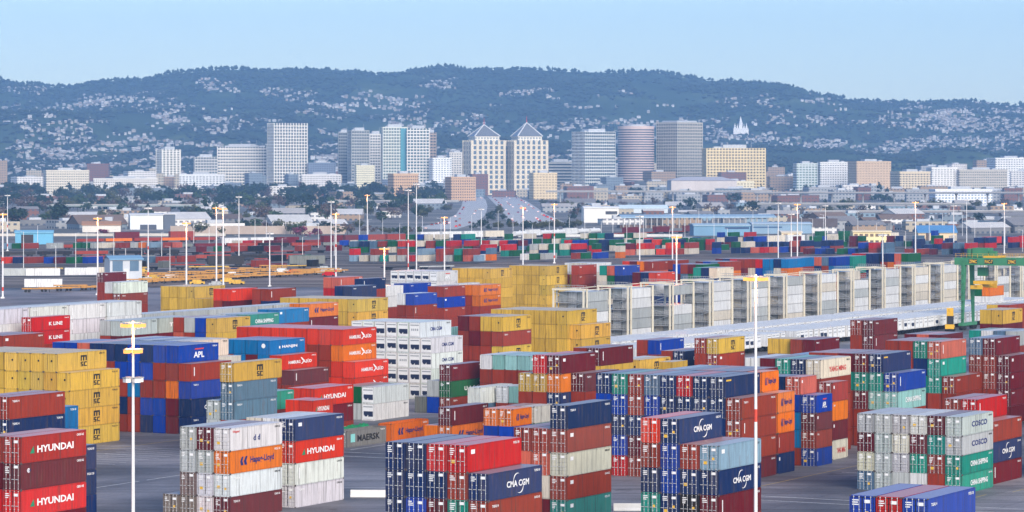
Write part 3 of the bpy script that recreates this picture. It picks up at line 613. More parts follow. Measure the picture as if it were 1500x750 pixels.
def flat_end(o, h, ink, r, at):
    key = ('e', h, ink, r)
    if key not in _dm:
        mb = MB(); cy, cz = .6 - at[0] * 2 if ink == 'ink_black' else 0, h * at[1] + (h * .3 if ink == 'ink_black' else 0)
        for k in range(12):
            t0, t1 = 2 * pi * k / 12, 2 * pi * (k + 1) / 12
            mb.quad([(-.012, cy, cz), (-.012, cy + r * cos(t1), cz + r * sin(t1)), (-.012, cy + r * cos(t0), cz + r * sin(t0))])
        _dm[key] = mb.mesh('emblem', [M[ink]])
    link('emblem', _dm[key], o)

TIER = ['ground tier', 'second tier', 'third tier', 'fourth tier', 'fifth tier', 'sixth tier']
for k in sorted(SOLO):
    q = BOX[k]; o = make_box(q, random.Random(k), VIS[k])
    nm = CNAME[q['code']]; where = '' if q['ncol'] == 1 else ', %s from right' % NTH[q['col']]
    if q['ncol'] > 1 and q['col'] == 0: where = ', rightmost'
    tag(o, '%s container, %s%s %s' % (nm, TIER[q['t']] if not q['ph'].startswith('on top') else 'single', where, q['ph']), 'container', 'containers stacked in the yard')
far = MB(); far.usecol = True; rf = random.Random(3)
def far_box(a, b, L, h, z, code, mb=far, j=None):
    c = lin(PAL[code]); j = j or (rf.uniform(.68, .92) if code not in 'wWa' else rf.uniform(.76, .92)); c = tuple(min(.8, v * j + .002) for v in c)
    o = yard(a, b, z)
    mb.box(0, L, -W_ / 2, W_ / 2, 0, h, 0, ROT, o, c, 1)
    d = tuple(v * .35 for v in c)
    for x in (0, L - .12):                                                             # posts and rails stand proud
        mb.box(x - .02, x + .12, -W_ / 2 - .02, -W_ / 2 + .1, 0, h + .01, 0, ROT, o, tuple(v * .8 for v in c)); 
    mb.box(0, L, -W_ / 2 - .02, -W_ / 2 + .08, 0, .16, 0, ROT, o, tuple(v * .7 for v in c)); mb.box(-.02, .08, -W_ / 2, W_ / 2, 0, .16, 0, ROT, o, tuple(v * .7 for v in c))
for k, q in enumerate(BOX):
    if k not in SOLO: far_box(q['a'], q['b'], q['L'], q['h'], q['z'], q['code'])

# ------------------------------------------------------------------ ground, markings
def ground_mat():
    m, nt, b = nodes('asphalt_ground'); N = nt.nodes.new; L = nt.links.new
    tc = N('ShaderNodeTexCoord')
    def noise(s, det=5, mp=None):
        n = N('ShaderNodeTexNoise'); n.inputs['Scale'].default_value = s; n.inputs['Detail'].default_value = det
        if mp:
            q = N('ShaderNodeMapping'); q.inputs['Scale'].default_value = mp; q.inputs['Rotation'].default_value = (0, 0, -ROT); L(tc.outputs['Object'], q.inputs[0]); L(q.outputs[0], n.inputs['Vector'])
        else: L(tc.outputs['Object'], n.inputs['Vector'])
        return n.outputs[0]
    r1 = N('ShaderNodeValToRGB'); e = r1.color_ramp.elements; e[0].position = .36; e[0].color = (.115, .112, .122, 1); e[1].position = .62; e[1].color = (.31, .295, .31, 1)
    L(noise(.035), r1.inputs[0])
    st = N('ShaderNodeMapRange'); st.inputs[1].default_value = .35; st.inputs[2].default_value = .7; st.inputs[3].default_value = .72; st.inputs[4].default_value = 1.2
    L(noise(1.0, 6, (.012, .35, 1)), st.inputs[0])
    fn = N('ShaderNodeMapRange'); fn.inputs[1].default_value = .3; fn.inputs[2].default_value = .7; fn.inputs[3].default_value = .85; fn.inputs[4].default_value = 1.15; L(noise(2.2, 8), fn.inputs[0])
    mu = N('ShaderNodeMath'); mu.operation = 'MULTIPLY'; L(st.outputs[0], mu.inputs[0]); L(fn.outputs[0], mu.inputs[1])
    sv = N('ShaderNodeVectorMath'); sv.operation = 'SCALE'; L(r1.outputs[0], sv.inputs[0]); L(mu.outputs[0], sv.inputs['Scale'])
    sp = N('ShaderNodeMapRange'); sp.inputs[1].default_value = .66; sp.inputs[2].default_value = .74; sp.inputs[3].default_value = 1.0; sp.inputs[4].default_value = .45; L(noise(.16, 3), sp.inputs[0])   # oil stains
    br = N('ShaderNodeTexBrick'); br.offset = 0; br.inputs['Scale'].default_value = 1; br.inputs['Mortar Size'].default_value = .05; br.inputs['Brick Width'].default_value = 9; br.inputs['Row Height'].default_value = 6.5
    br.inputs['Color1'].default_value = (1, 1, 1, 1); br.inputs['Color2'].default_value = (.76, .77, .8, 1); br.inputs['Mortar'].default_value = (.42, .42, .42, 1)
    rq = N('ShaderNodeMapping'); rq.inputs['Rotation'].default_value = (0, 0, -ROT); L(tc.outputs['Object'], rq.inputs[0]); L(rq.outputs[0], br.inputs['Vector'])
    tk_ = N('ShaderNodeMapRange'); tk_.inputs[1].default_value = .56; tk_.inputs[2].default_value = .66; tk_.inputs[3].default_value = 1; tk_.inputs[4].default_value = .62; L(noise(1.0, 4, (.02, .9, 1)), tk_.inputs[0])   # tyre tracks along the lanes
    m3 = N('ShaderNodeMath'); m3.operation = 'MULTIPLY'; L(sp.outputs[0], m3.inputs[0]); L(tk_.outputs[0], m3.inputs[1])
    s4 = N('ShaderNodeVectorMath'); s4.operation = 'MULTIPLY'; L(sv.outputs[0], s4.inputs[0]); L(br.outputs['Color'], s4.inputs[1])
    s5 = N('ShaderNodeVectorMath'); s5.operation = 'SCALE'; L(s4.outputs[0], s5.inputs[0]); L(m3.outputs[0], s5.inputs['Scale']); sv = s5
    L(sv.outputs[0], b.inputs['Base Color']); b.inputs['Roughness'].default_value = .62; b.inputs['Specular IOR Level'].default_value = .4
    return m
M['ground'] = ground_mat()
g = MB(); g.quad([(-6000, -300, 0), (6000, -300, 0), (6000, 16000, 0), (-6000, 16000, 0)])
tag(link('ground', g.mesh('ground', [M['ground']])), kind='structure')
def city_ground_mat():
    m, nt, b = nodes('city_ground'); N = nt.nodes.new; L = nt.links.new
    tc = N('ShaderNodeTexCoord'); n = N('ShaderNodeTexNoise'); n.inputs['Scale'].default_value = .012; n.inputs['Detail'].default_value = 8; L(tc.outputs['Object'], n.inputs['Vector'])
    r = N('ShaderNodeValToRGB'); e = r.color_ramp.elements; e[0].position = .3; e[0].color = (.07, .075, .06, 1); e[1].position = .68; e[1].color = (.30, .27, .24, 1)
    x = r.color_ramp.elements.new(.5); x.color = (.16, .15, .14, 1)
    L(n.outputs[0], r.inputs[0]); L(r.outputs[0], b.inputs['Base Color']); b.inputs['Roughness'].default_value = .9; return m
M['cityground'] = city_ground_mat()
g = MB(); g.quad([(-2500, 1330, .06), (2500, 1330, .06), (2500, 9000, .06), (-2500, 9000, .06)])
tag(link('city_terrain', g.mesh('city_terrain', [M['cityground']])), kind='structure')
def ballast_mat():
    m, nt, b = nodes('rail_ballast'); N = nt.nodes.new; L = nt.links.new; tc = N('ShaderNodeTexCoord'); mp = N('ShaderNodeMapping'); mp.inputs['Rotation'].default_value = (0, 0, -.35); mp.inputs['Scale'].default_value = (.006, .16, 1)
    n = N('ShaderNodeTexNoise'); n.inputs['Scale'].default_value = 1; n.inputs['Detail'].default_value = 6; L(tc.outputs['Object'], mp.inputs[0]); L(mp.outputs[0], n.inputs['Vector'])
    r = N('ShaderNodeValToRGB'); e = r.color_ramp.elements; e[0].position = .36; e[0].color = (.03, .025, .025, 1); e[1].position = .62; e[1].color = (.30, .25, .215, 1); x = e.new(.5); x.color = (.12, .095, .085, 1)
    L(n.outputs[0], r.inputs[0]); L(r.outputs[0], b.inputs['Base Color']); b.inputs['Roughness'].default_value = .95; return m
M['ballast'] = ballast_mat()
g = MB(); g.quad([(-460, 1180, .11), (520, 1240, .11), (900, 2080, .16), (-460, 1960, .16)])
tag(link('rail_yard_ground', g.mesh('rail_yard_ground', [M['ballast']])), kind='structure')
# painted lanes between the stacks
M['line_white'] = mat('worn_white_paint', (.62, .61, .60), .7, 0, .25, 1.5); M['line_yellow'] = mat('worn_yellow_paint', (.55, .40, .10), .7, 0, .25, 1.5)
lm_ = MB()
def stripe(a0, b0, a1, b1, w, m=0):
    p, q = yard(a0, b0), yard(a1, b1); d = (q - p).normalized(); n = Vector((-d.y, d.x, 0)) * w / 2; z = Vector((0, 0, .006))
    lm_.quad([p - n + z, q - n + z, q + n + z, p + n + z], m)
for a in (416, 405, 391): stripe(a, -330, a, -286, .3)
for k in range(10): stripe(402 + k * 2.9, -292, 402 + k * 2.9, -280, .22)
for k in range(6): stripe(452 - k * 14, -262, 440 - k * 14, -262, .26)
for a in (436, 430): stripe(a, -262, a, -205, .32)
for a in (404, 399): stripe(a, -183, a, -120, .32)
for a in (446, 441): stripe(a, -180, a, -158, .32)
stripe(420, -150.5, 380, -150.5, .16, 1); stripe(455, -148.5, 425, -148.5, .16, 1); stripe(400, -296, 470, -296, .16, 1); stripe(410, -182, 455, -182, .16, 1)
tag(link('lane_markings', lm_.mesh('lane_markings', [M['line_white'], M['line_yellow']])), kind='structure')

def barrier(px, py, L_, rz, label):
    s = (py - HOR) / CAM_H; Y = F_PX / s; mb = MB(); X = (px - 750) / s
    pr = [(-.4, 0), (-.4, .12), (-.2, .35), (-.12, .95), (.12, .95), (.2, .35), (.4, .12), (.4, 0)]
    for (ya, za), (yb, zb) in zip(pr[:-1], pr[1:]): mb.quad([(-L_ / 2, ya, za), (L_ / 2, ya, za), (L_ / 2, yb, zb), (-L_ / 2, yb, zb)][::-1], 0)
    for x in (-L_ / 2, L_ / 2): mb.quad([(x, y, z) for y, z in (pr if x > 0 else pr[::-1])])
    o = link('concrete_barrier', mb.mesh('concrete_barrier', [M['barrier']]), None, (X, Y, 0), rz); tag(o, label, 'barrier', 'white barriers on the asphalt')
barrier(487, 724, 2.8, radians(-4), 'short white concrete barrier on the asphalt right of the pale front block')
barrier(543, 728, 5.4, radians(-3), 'longer white concrete barrier on the asphalt, left of the navy front block')
barrier(925, 748, 4.6, radians(-2), 'white concrete barrier on the asphalt at the bottom edge right of the five tier stack')

# green tarpaulin over the open container
tp = MB(); r_ = random.Random(2); NX, NY = 24, 6
def tz(i, j): return 2.36 + .55 * sin(pi * j / NY) * (.7 + .3 * sin(i * .9)) + (.12 * sin(i * 1.7 + j * 2.1) if 0 < j < NY else 0)
for i in range(NX):
    for j in range(NY):
        P_ = lambda a, c: (a * 12.1 / NX, -1.25 + c * 2.5 / NY, tz(a, c))
        tp.quad([P_(i, j), P_(i + 1, j), P_(i + 1, j + 1), P_(i, j + 1)])
for i in range(NX): tp.quad([(i * 12.1 / NX, -1.25, 1.8), ((i + 1) * 12.1 / NX, -1.25, 1.8), ((i + 1) * 12.1 / NX, -1.25, tz(i + 1, 0)), (i * 12.1 / NX, -1.25, tz(i, 0))])
for j in range(NY): tp.quad([(0, -1.25 + (j + 1) * 2.5 / NY, 1.9), (0, -1.25 + j * 2.5 / NY, 1.9), (0, -1.25 + j * 2.5 / NY, tz(0, j)), (0, -1.25 + (j + 1) * 2.5 / NY, tz(0, j + 1))])
tag(link('tarpaulin', tp.mesh('tarpaulin', [M['tarp']]), None, yard(443, -267 - 1.22), ROT), 'bright green tarpaulin bulging over the open container behind the grey lettered box', 'tarpaulin')

# ------------------------------------------------------------------ the tall racks for refrigerated containers
def rack_meshes(n_t, cols, h):
    wd = cols * 2.6 + .6; H_ = n_t * h + .5
    post = MB(); post.box(-.2, .2, -.2, .2, 0, H_)
    wk = MB(); wk.box(-2.2, -.4, -wd / 2, wd / 2, -.12, 0); wk.box(-3.2, -3.14, -wd / 2, wd / 2, 0, 1.05) if False else None
    for x in (-2.2, -.6):
        for z in (.55, 1.1): wk.box(x, x + .06, -wd / 2, wd / 2, z - .06, z)
        for k in range(int(wd / 1.3) + 1): wk.box(x, x + .06, -wd / 2 + k * 1.3, -wd / 2 + k * 1.3 + .07, 0, 1.1)
    beam = MB(); beam.box(-2.5, -2.1, -wd / 2 - .3, wd / 2 + .3, H_ - .1, H_ + .35); beam.box(-.6, -.2, -wd / 2 - .3, wd / 2 + .3, H_ - .1, H_ + .35)
    beam.box(-2.1, 12.6, -wd / 2 - .12, -wd / 2 + .1, H_ - .05, H_ + .12); beam.box(-2.1, 21.5, wd / 2 - .1, wd / 2 + .12, H_ - .05, H_ + .12)
    br = MB()
    for k in range(n_t):
        s = 1 if k % 2 else -1; br.tube((-2.3, s * wd / 2, k * h), (-2.3, -s * wd / 2, (k + 1) * h), .09, n=5)
    return [x.mesh(n, [M[m]]) for x, n, m in ((post, 'post', 'cream_steel'), (wk, 'walkway', 'grey_grate'), (beam, 'top_beam', 'cream_steel'), (br, 'stair', 'grey_steel'))], wd
rr = random.Random(8); N_T = 5; RH = 2.6
_rm = {c: rack_meshes(N_T, c, RH) for c in (2, 3)}
RACKS = []
for i in range(14):
    a = 730 + i * 25.2; cols = 3 if i < 5 or i % 4 == 0 else 2; (pm, wm, bm_, sm), wd = _rm[cols]
    b = -366.0 - wd / 2
    o = tag(empty('reefer_rack', yard(a, b), ROT), 'tall cream steel rack of white boxes, %s rack from left in its long row' % (NTH + ['fourteenth', 'fifteenth'])[i], 'rack', 'tall racks for refrigerated boxes')
    for x in (-2.3, -.4, 12.5):
        for y in (-wd / 2, wd / 2): link('post', pm, o, (x, y, 0))
    for t in range(N_T + 1): link('walkway', wm, o, (0, 0, t * RH if t < N_T else N_T * RH + .6))
    link('top_beam', bm_, o); link('stair', sm, o)
    RACKS.append((i, a, b, cols))
    full = rr.random() < .55
    for c in range(cols):
        for t in range(N_T):
            if rr.random() < (.05 if full else .30) and t > 2: continue
            code = rr.choice('wwwwaaW'); bb = b + wd / 2 - .3 - 1.3 - c * 2.6
            far_box(a, bb, 12.19, RH - .06, t * RH + .03, code)

# ------------------------------------------------------------------ white refrigerated trailers parked in two long rows
ch = MB(); ch.box(.3, 12, -.55, -.35, .85, 1.25); ch.box(.3, 12, .35, .55, .85, 1.25); ch.box(9.5, 9.8, -.9, .9, 0, .9)
for x in (.5, 5, 11.6): ch.box(x, x + .2, -1.2, 1.2, 1.0, 1.28)
ch_m = ch.mesh('chassis', [M['dark']])
wh = MB()
for y in (-1.15, .75): wh.tube((0, y, .5), (0, y + .4, .5), .5, n=12)
wh.tube((0, -.8, .5), (0, .8, .5), .09, n=6)
wh_m = wh.mesh('wheel', [M['rubber']])
rt = random.Random(4)
def trailer(a, b, lab, grp):
    j = rt.uniform(.9, 1.0); o = link('refrigerated_trailer', cont_mesh(12.19, 2.9, 'D', True), None, yard(a, b, 1.28), ROT + pi / 2, (.8 * j, .8 * j, .79 * j))
    tag(o, lab, 'trailer', grp)
    link('refrigeration_unit', unit_mesh(2.9, rt.choice((0, 1, 3, 3, 3, 3, 3))), o)
    link('chassis', ch_m, o, (0, 0, -1.28))
    for x in (1.6, 2.9): link('wheel_axle', wh_m, o, (x, 0, -1.28))
for k in range(104):
    if rt.random() > .05: trailer(652 + k * 3.0, -313.2 + rt.uniform(-.3, .3), 'white refrigerated trailer parked in the front long row before the tall racks', 'white trailers in the front row')
for k in range(104):
    if rt.random() > .06: trailer(652 + k * 3.0, -329.5 + rt.uniform(-.3, .3), 'white refrigerated trailer parked in the rear long row right below the tall racks', 'white trailers in the rear row')

# ------------------------------------------------------------------ rubber-tyred gantry crane
CA, CB = 842.0, -308.5
cr = tag(empty('gantry_crane', yard(CA, CB), ROT), 'green rubber tyred gantry crane with yellow hoist standing over the stacks at right', 'crane')
def leg(x, y, x1):
    mb = MB(); mb.tube((x, y, 1.4), (x1, y, 19.0), .42, .85, 4); return link('leg', mb.mesh('leg', [M['crane']]), cr)
SP = 25.0
for y in (0, -SP):
    leg(0, y, 1.2); leg(8.5, y, 7.3)
    mb = MB(); mb.box(-1.5, 10, y - .6, y + .6, 1.1, 1.9); link('sill_beam', mb.mesh('sill_beam', [M['crane']]), cr)
    for x in (-.8, 1.0, 7.5, 9.3):
        mb = MB(); mb.tube((x, y - .5, .8), (x, y + .5, .8), .8, n=14); link('wheel', mb.mesh('wheel', [M['rubber']]), cr)
    lad = MB()
    for k in range(34): lad.box(-1.0, -.95, y - .35, y + .35, 1.5 + k * .52, 1.56 + k * .52)
    for s in (-.35, .33): lad.box(-1.0, -.95, y + s, y + s + .05, 1.2, 19)
    for k in range(7): lad.box(-1.5, -.4, y - .8, y + .8, 3 + k * 2.4, 3.08 + k * 2.4)
    link('ladder', lad.mesh('ladder', [M['crane_dk']]), cr)
for x in (1.2, 7.3):
    mb = MB(); mb.box(x - .7, x + .7, -SP - 2.5, 2.5, 17.6, 19.6); gd = link('girder', mb.mesh('girder', [M['crane']]), cr)
    r2 = MB()
    for z in (20.2, 20.7): r2.box(x - .75, x - .69, -SP - 2.4, 2.4, z - .05, z)
    for k in range(20): r2.box(x - .75, x - .69, -SP - 2.4 + k * 1.55, -SP - 2.34 + k * 1.55, 19.6, 20.7)
    link('railing', r2.mesh('railing', [M['hi_yellow']]), gd)
for y, w_ in ((0.0, 'ZPMC'), (-4.5, 'PAC-7'), (-11, 'ZPMC')):
    mb = MB(); mb.box(.47, .49, y - 4.0, y - 1.6, 18.0, 19.2); pl = link('sign_plate', mb.mesh('sign_plate', [M['dark']]), cr)
    me, w, h = text_mesh(w_, 'ink_yellow'); t = link('lettering', me, pl, (.46, y - 1.7, 18.15), -pi / 2); t.scale = (2.2 / w, 1, .9 / h)
mb = MB(); mb.box(2.2, 6.4, -6.5, -2.0, 19.7, 22.2); mb.box(2.4, 4, -8.6, -6.7, 19.7, 21.4); mb.tube((3.5, -.9, 19.7), (3.5, -.9, 22), .9, n=12); link('machine_house', mb.mesh('machine_house', [M['crane']]), cr)
mb = MB(); mb.box(.5, 8.0, -9.5, -5.8, 19.62, 20.1); link('trolley', mb.mesh('trolley', [M['hi_yellow']]), cr)
mb = MB(); mb.box(2.9, 5.0, -5.6, -3.2, 14.6, 16.9); link('operator_cab', mb.mesh('operator_cab', [M['crane_dk']]), cr)
mb = MB(); mb.box(1.8, 6.6, -7.6, -2.4, 12.4, 13.3); mb.box(-1.8, 10.4, -4.9, -4.1, 11.6, 12.3); mb.box(-1.8, -1.3, -6.2, -2.9, 11.2, 12.2); mb.box(9.9, 10.4, -6.2, -2.9, 11.2, 12.2); link('spreader', mb.mesh('spreader', [M['hi_yellow']]), cr)
for x, y in ((2.4, -6.6), (6, -6.6), (2.4, -3.0), (6, -3.0)):
    mb = MB(); mb.tube((x, y, 13), (x, y, 19.7), .05, n=5); link('hoist_cable', mb.mesh('hoist_cable', [M['dark']]), cr)
# the small yellow yard machine beside the crane
yt = tag(empty('yard_tractor', yard(832, -308.5), ROT + .3), 'small yellow and dark yard tractor beside the foot of the green crane', 'tractor')
mb = MB(); mb.box(0, 5.2, -1.2, 1.2, .7, 1.3); mb.box(0, 1.6, -1.2, 1.2, 1.3, 1.9); link('body', mb.mesh('body', [M['hi_yellow']]), yt)
mb = MB(); mb.box(.4, 2.0, -1.0, .6, 1.9, 3.9); mb.box(.3, 2.1, -1.1, .7, 3.9, 4.1); link('cab', mb.mesh('cab', [M['dark']]), yt)
mb = MB(); mb.box(2.4, 2.8, -.9, .9, 1.3, 6.2); mb.box(2.2, 4.6, -.2, .2, 5.4, 6.0); link('boom', mb.mesh('boom', [M['hi_yellow']]), yt)
for x in (.7, 4.3):
    mb = MB(); mb.tube((x, -1.3, .6), (x, 1.3, .6), .6, n=12); link('wheel', mb.mesh('wheel', [M['rubber']]), yt)

# ------------------------------------------------------------------ light masts
def ring_mesh(r):
    mb = MB(); n = 16
    for k in range(n):
        t0, t1 = 2 * pi * k / n, 2 * pi * (k + 1) / n; mb.tube((r * cos(t0), r * sin(t0), 0), (r * cos(t1), r * sin(t1), 0), .05, n=5, cap=False)
    for k in range(4): mb.tube((0, 0, 0), (r * cos(k * pi / 2), r * sin(k * pi / 2), 0), .04, n=5, cap=False)
    return mb.mesh('lamp_ring', [M['galv']])
ring = ring_mesh(1.15)
def lamp_mesh(lit, s=1.0):
    mb = MB(); mb.box(-.3 * s, .3 * s, -.38 * s, .38 * s, -.42 * s, .02, 0); mb.box(-.36 * s, .36 * s, -.44 * s, .44 * s, .03, .16 * s, 1)
    return mb.mesh('lamp', [M['lamp'] if lit else M['lamp_pale'], M['grey_steel']])
lm = {True: lamp_mesh(True, .85), False: lamp_mesh(False)}; ring_s = ring_mesh(.8)
M['mast'] = mat('white_mast_paint', (.78, .77, .76), .45, 0, .05)
def mast(px, ytop, ybase, lit, label, r0=.36, bands=(), s=None, z_low=()):
    s = s or (ybase - HOR) / CAM_H; Y = F_PX / s; X = (px - 750) / s; zt = CAM_H - (ytop - HOR) / s
    mb = MB(); mb.tube((0, 0, 0), (0, 0, zt), r0, r0 * .55, 10); mb.box(-.6, .6, -.6, .6, 0, .5)
    o = tag(link('light_mast', mb.mesh('light_mast', [M['mast']]), None, (X, Y, 0)), label, 'light mast', 'tall light masts over the terminal')
    for zb in bands:
        b_ = MB(); rr_ = r0 + (r0 * .55 - r0) * zb / zt + .015; b_.tube((0, 0, zb), (0, 0, zb + zt * .045), rr_, rr_, 10); link('red_band', b_.mesh('red_band', [M['red_band']]), o)
    link('lamp_ring', ring, o, (0, 0, zt - .25))
    for k in range(6):
        t = k * pi / 3; link('lamp', lm[lit], o, (1.15 * cos(t), 1.15 * sin(t), zt - .35), t)
    if lit:
        L_ = bpy.data.lights.new('lamp_light', 'POINT'); L_.energy = 1500; L_.color = (1.0, .36, .10); L_.shadow_soft_size = 1.2
        lo = bpy.data.objects.new('lamp_light', L_); COL.objects.link(lo); lo.parent = o; lo.location = (0, 0, zt - 1.6)
    for zl, lt in z_low:
        link('lamp_ring', ring_s, o, (0, 0, zl))
        for k in range(4):
            t = k * pi / 2 + .6; link('lamp', lm[False] if not lt else lm[True], o, (.8 * cos(t), .8 * sin(t), zl - .1), t)
    return o
mast(195, 470, None, True, 'tallest looking white mast at lower left with three lamp clusters', .22, (), 13.0, ((23.6, True), (20.4, False)))
mast(1107, 402, None, True, 'white mast with one red band standing before the navy wall', .23, (15.2,), 12.9)
MASTS = [(4, 312, 437, 1), (143, 318, 432, 1), (217, 303, 413, 0), (273, 325, 448, 1), (317, 303, 418, 1), (327, 304, 426, 1), (350, 287, 383, 0), (485, 294, 396, 0), (492, 312, 408, 1), (538, 285, 362, 1),
         (563, 362, 470, 1), (598, 277, 400, 0), (610, 268, 402, 0), (651, 317, 400, 1), (766, 303, 390, 1), (812, 298, 386, 1), (937, 315, 425, 0), (985, 302, 388, 1), (991, 345, 470, 1), (1140, 296, 381, 0),
         (1159, 312, 392, 0), (1168, 298, 395, 1), (1341, 295, 390, 1), (1293, 342, 440, 0), (1397, 300, 372, 0), (1471, 297, 372, 1), (11, 285, 368, 0), (1209, 300, 372, 0), (1416, 292, 360, 0), (395, 340, 420, 0), (705, 305, 375, 0)]
for i, (px, yt_, yb, lit) in enumerate(sorted(MASTS)):
    mast(px, yt_, yb, bool(lit), 'slim white light mast, %s, %s from left among the far masts' % ('lamps glowing orange' if lit else 'lamps unlit', nth(i + 1)), .34 if lit else .28, (2.5, 12.5) if i in (0, 1, 3, 10, 13, 18) else ())

# thin service poles over the rail yard and the town edge
sp_ = MB(); sp_.tube((0, 0, 0), (0, 0, 13), .16, .10, 6); spm = sp_.mesh('service_pole', [M['mast']])
ar_ = MB(); ar_.tube((0, 0, 12.8), (1.8, 0, 13.1), .06, .05, 5); ar_.box(1.5, 2.3, -.15, .15, 13.0, 13.15); arm_ = ar_.mesh('lamp_arm', [M['galv']])
rp_ = random.Random(14)
for k in range(64):
    px = -10 + k * 24 + rp_.uniform(-9, 9); py = rp_.uniform(352, 412) if px < 520 else rp_.uniform(340, 372); s = (py - HOR) / CAM_H
    o = link('service_pole', spm, None, (( px - 750) / s, F_PX / s, 0), rp_.uniform(0, 6)); h_ = rp_.uniform(.8, 1.35); o.scale = (1, 1, h_); link('lamp_arm', arm_, o)
    tag(o, 'thin pale service pole with a short lamp arm beyond the container stacks', 'pole', 'thin service poles beyond the stacks')

# ------------------------------------------------------------------ rail yard and the far container park
def gnd(px, py):
    s = (py - HOR) / CAM_H; return Vector(((px - 750) / s, F_PX / s, 0)), s
def xy2ab(p): return p.x * SU + p.y * CU, p.x * CU - p.y * SU
rw = random.Random(21)
def park_row(px0, px1, py0, py1, step, fill, pal, z=1.2, two=.3, L=12.19):
    px = px0
    while px < px1:
        py = py0 + (py1 - py0) * (px - px0) / (px1 - px0); p, s = gnd(px, py)
        if rw.random() < fill:
            a, b = xy2ab(p); c = rw.choice(pal); c = rw.choice('kkpW') if c in 'rR' and rw.random() < .5 else c; l = rw.choice((12.19, 12.19, 6.06)) if L == 12.19 else L
            far_box(a, b, l, 2.9, z, c)
            if rw.random() < two: far_box(a, b, l, 2.9, z + 2.92, rw.choice(pal))
        px += step * rw.uniform(.85, 1.2)
park_row(5, 96, 390, 390, 14, .95, 'gbnbgmRb', two=0); park_row(100, 250, 390, 389, 22, .6, 'gbskD', two=0); park_row(262, 500, 388, 386, 34, .45, 'gsDkm', two=0); park_row(240, 505, 373, 371, 22, .5, 'kmDgDk', two=0); park_row(60, 500, 398, 394, 40, .3, 'DkAm', two=0)
park_row(-5, 260, 368, 366, 12, .8, 'WWnanWlkgop', two=0); park_row(262, 500, 364, 362, 15, .6, 'gkrkmDk', two=0)
park_row(515, 700, 387, 387, 14, .85, 'krWgaltmrrla', two=.6); park_row(700, 905, 386, 382, 15, .85, 'bnaoogwwWgsk', two=.6)
park_row(515, 1060, 374, 370, 13, .9, 'nbrmkgnsrWgR', two=.65); park_row(500, 1100, 363, 358, 13, .92, 'ggtWgnWagrbg', two=.5)
park_row(905, 1230, 378, 372, 14, .9, 'rnkmpgbrnRW', two=.7); park_row(1050, 1400, 366, 364, 14, .85, 'mrgnrWbgmns', two=.7); park_row(1180, 1420, 376, 377, 16, .85, 'nrgnmsbr', two=.5); park_row(1340, 1500, 370, 366, 18, .9, 'nbrnr', two=.6)
park_row(690, 1000, 380, 376, 15, .6, 'Wgtrawn', two=.5); park_row(1000, 1400, 358, 355, 16, .6, 'gwbWga', two=.5)
# white trailers and boxes on the roadway at left
for px, py, c in ((5, 407, 'a'), (38, 407, 'w'), (95, 406, 'w'), (128, 405, 'W'), (36, 424, 'w'), (150, 410, 'm')):
    p, s = gnd(px, py); far.box(0, 13.5, -1.2, 1.2, .9 if c != 'm' else 0, 3.8 if c != 'm' else 2.9, 0, .08, (p.x, p.y, 0), lin(PAL[c]), 1)
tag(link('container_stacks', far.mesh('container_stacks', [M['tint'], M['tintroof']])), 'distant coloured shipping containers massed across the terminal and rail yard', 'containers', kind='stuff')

# railway wagons in trains
def wagon_mesh(kind):
    mb = MB()
    if kind == 'box':
        mb.box(-8, 8, -1.5, 1.5, 1.1, 4.6, 0)
        for k in range(12): mb.box(-7.9 + k * 1.38, -7.8 + k * 1.38, -1.56, 1.56, 1.2, 4.5, 0)
        mb.box(-8.1, 8.1, -1.4, 1.4, 4.62, 4.8, 0)
    elif kind == 'tank': mb.tube((-7.5, 0, 2.6), (7.5, 0, 2.6), 1.5, n=14); mb.tube((0, 0, 4.0), (0, 0, 4.6), .5, n=10)
    elif kind == 'tub':
        mb.box(-8.4, 8.4, -1.4, 1.4, 1.0, 2.6, 0)
        for k in range(9): mb.box(-8.3 + k * 2.05, -8.15 + k * 2.05, -1.48, 1.48, 1.0, 2.62, 0)
    else: mb.box(-9, 9, -1.4, 1.4, .9, 1.3, 0)
    return mb.mesh('wagon', [M['paint']])
wm_ = {k: wagon_mesh(k) for k in ('box', 'tank', 'flat', 'tub')}
bg = MB()
for x in (-.9, .9): bg.box(x - .4, x + .4, -1, 1, 0, .85)
bg.box(-1.5, 1.5, -1.1, 1.1, .6, 1.05); bog = bg.mesh('bogie', [M['dark']])
WAG = {}
def train(px0, py0, px1, py1, kinds, colors, grp):
    p, _ = gnd(px0, py0); q, _ = gnd(px1, py1); d = q - p; n = max(1, int(d.length / 18.2)); d.normalize(); rz = math.atan2(d.y, d.x)
    for k in range(n):
        kd, c = kinds[k % len(kinds)], colors[k % len(colors)]
        o = link('railway_wagon', wm_[kd], None, p + d * (9 + 18.2 * k) + Vector((0, 0, .2)), rz, lin(PAL[c]))
        for x in (-5.8, 5.8): link('bogie', bog, o, (x, 0, 0))
        WAG.setdefault((grp, CNAME[c], kd), []).append(o)
    return
def tag_wagons():
    for (grp, c, kd), L in WAG.items():
        kn = {'box': 'boxcar', 'tank': 'tank wagon', 'flat': 'flat wagon', 'tub': 'tub wagon'}[kd]
        L.sort(key=lambda o: o.location.x / o.location.y)
        for i, o in enumerate(L): tag(o, '%s %s in %s, %s such from left' % (c, kn, grp, nth(i + 1)), 'railway wagon', grp)
train(325, 362, 470, 359, ['box'], 'wwmmAwm', 'the near mixed train'); train(470, 358, 620, 354, ['box'], 'mmkkm', 'the maroon train'); train(612, 352, 752, 349, ['box'], 'wwwW', 'the white train')
train(165, 352, 330, 350, ['box', 'flat'], 'mkkm', 'the brick red train at left'); train(752, 349, 890, 343, ['tank', 'box', 'tank'], 'www', 'the silver tank train'); train(890, 345, 1120, 338, ['flat', 'box'], 'km', 'the low train right of the tank wagons')
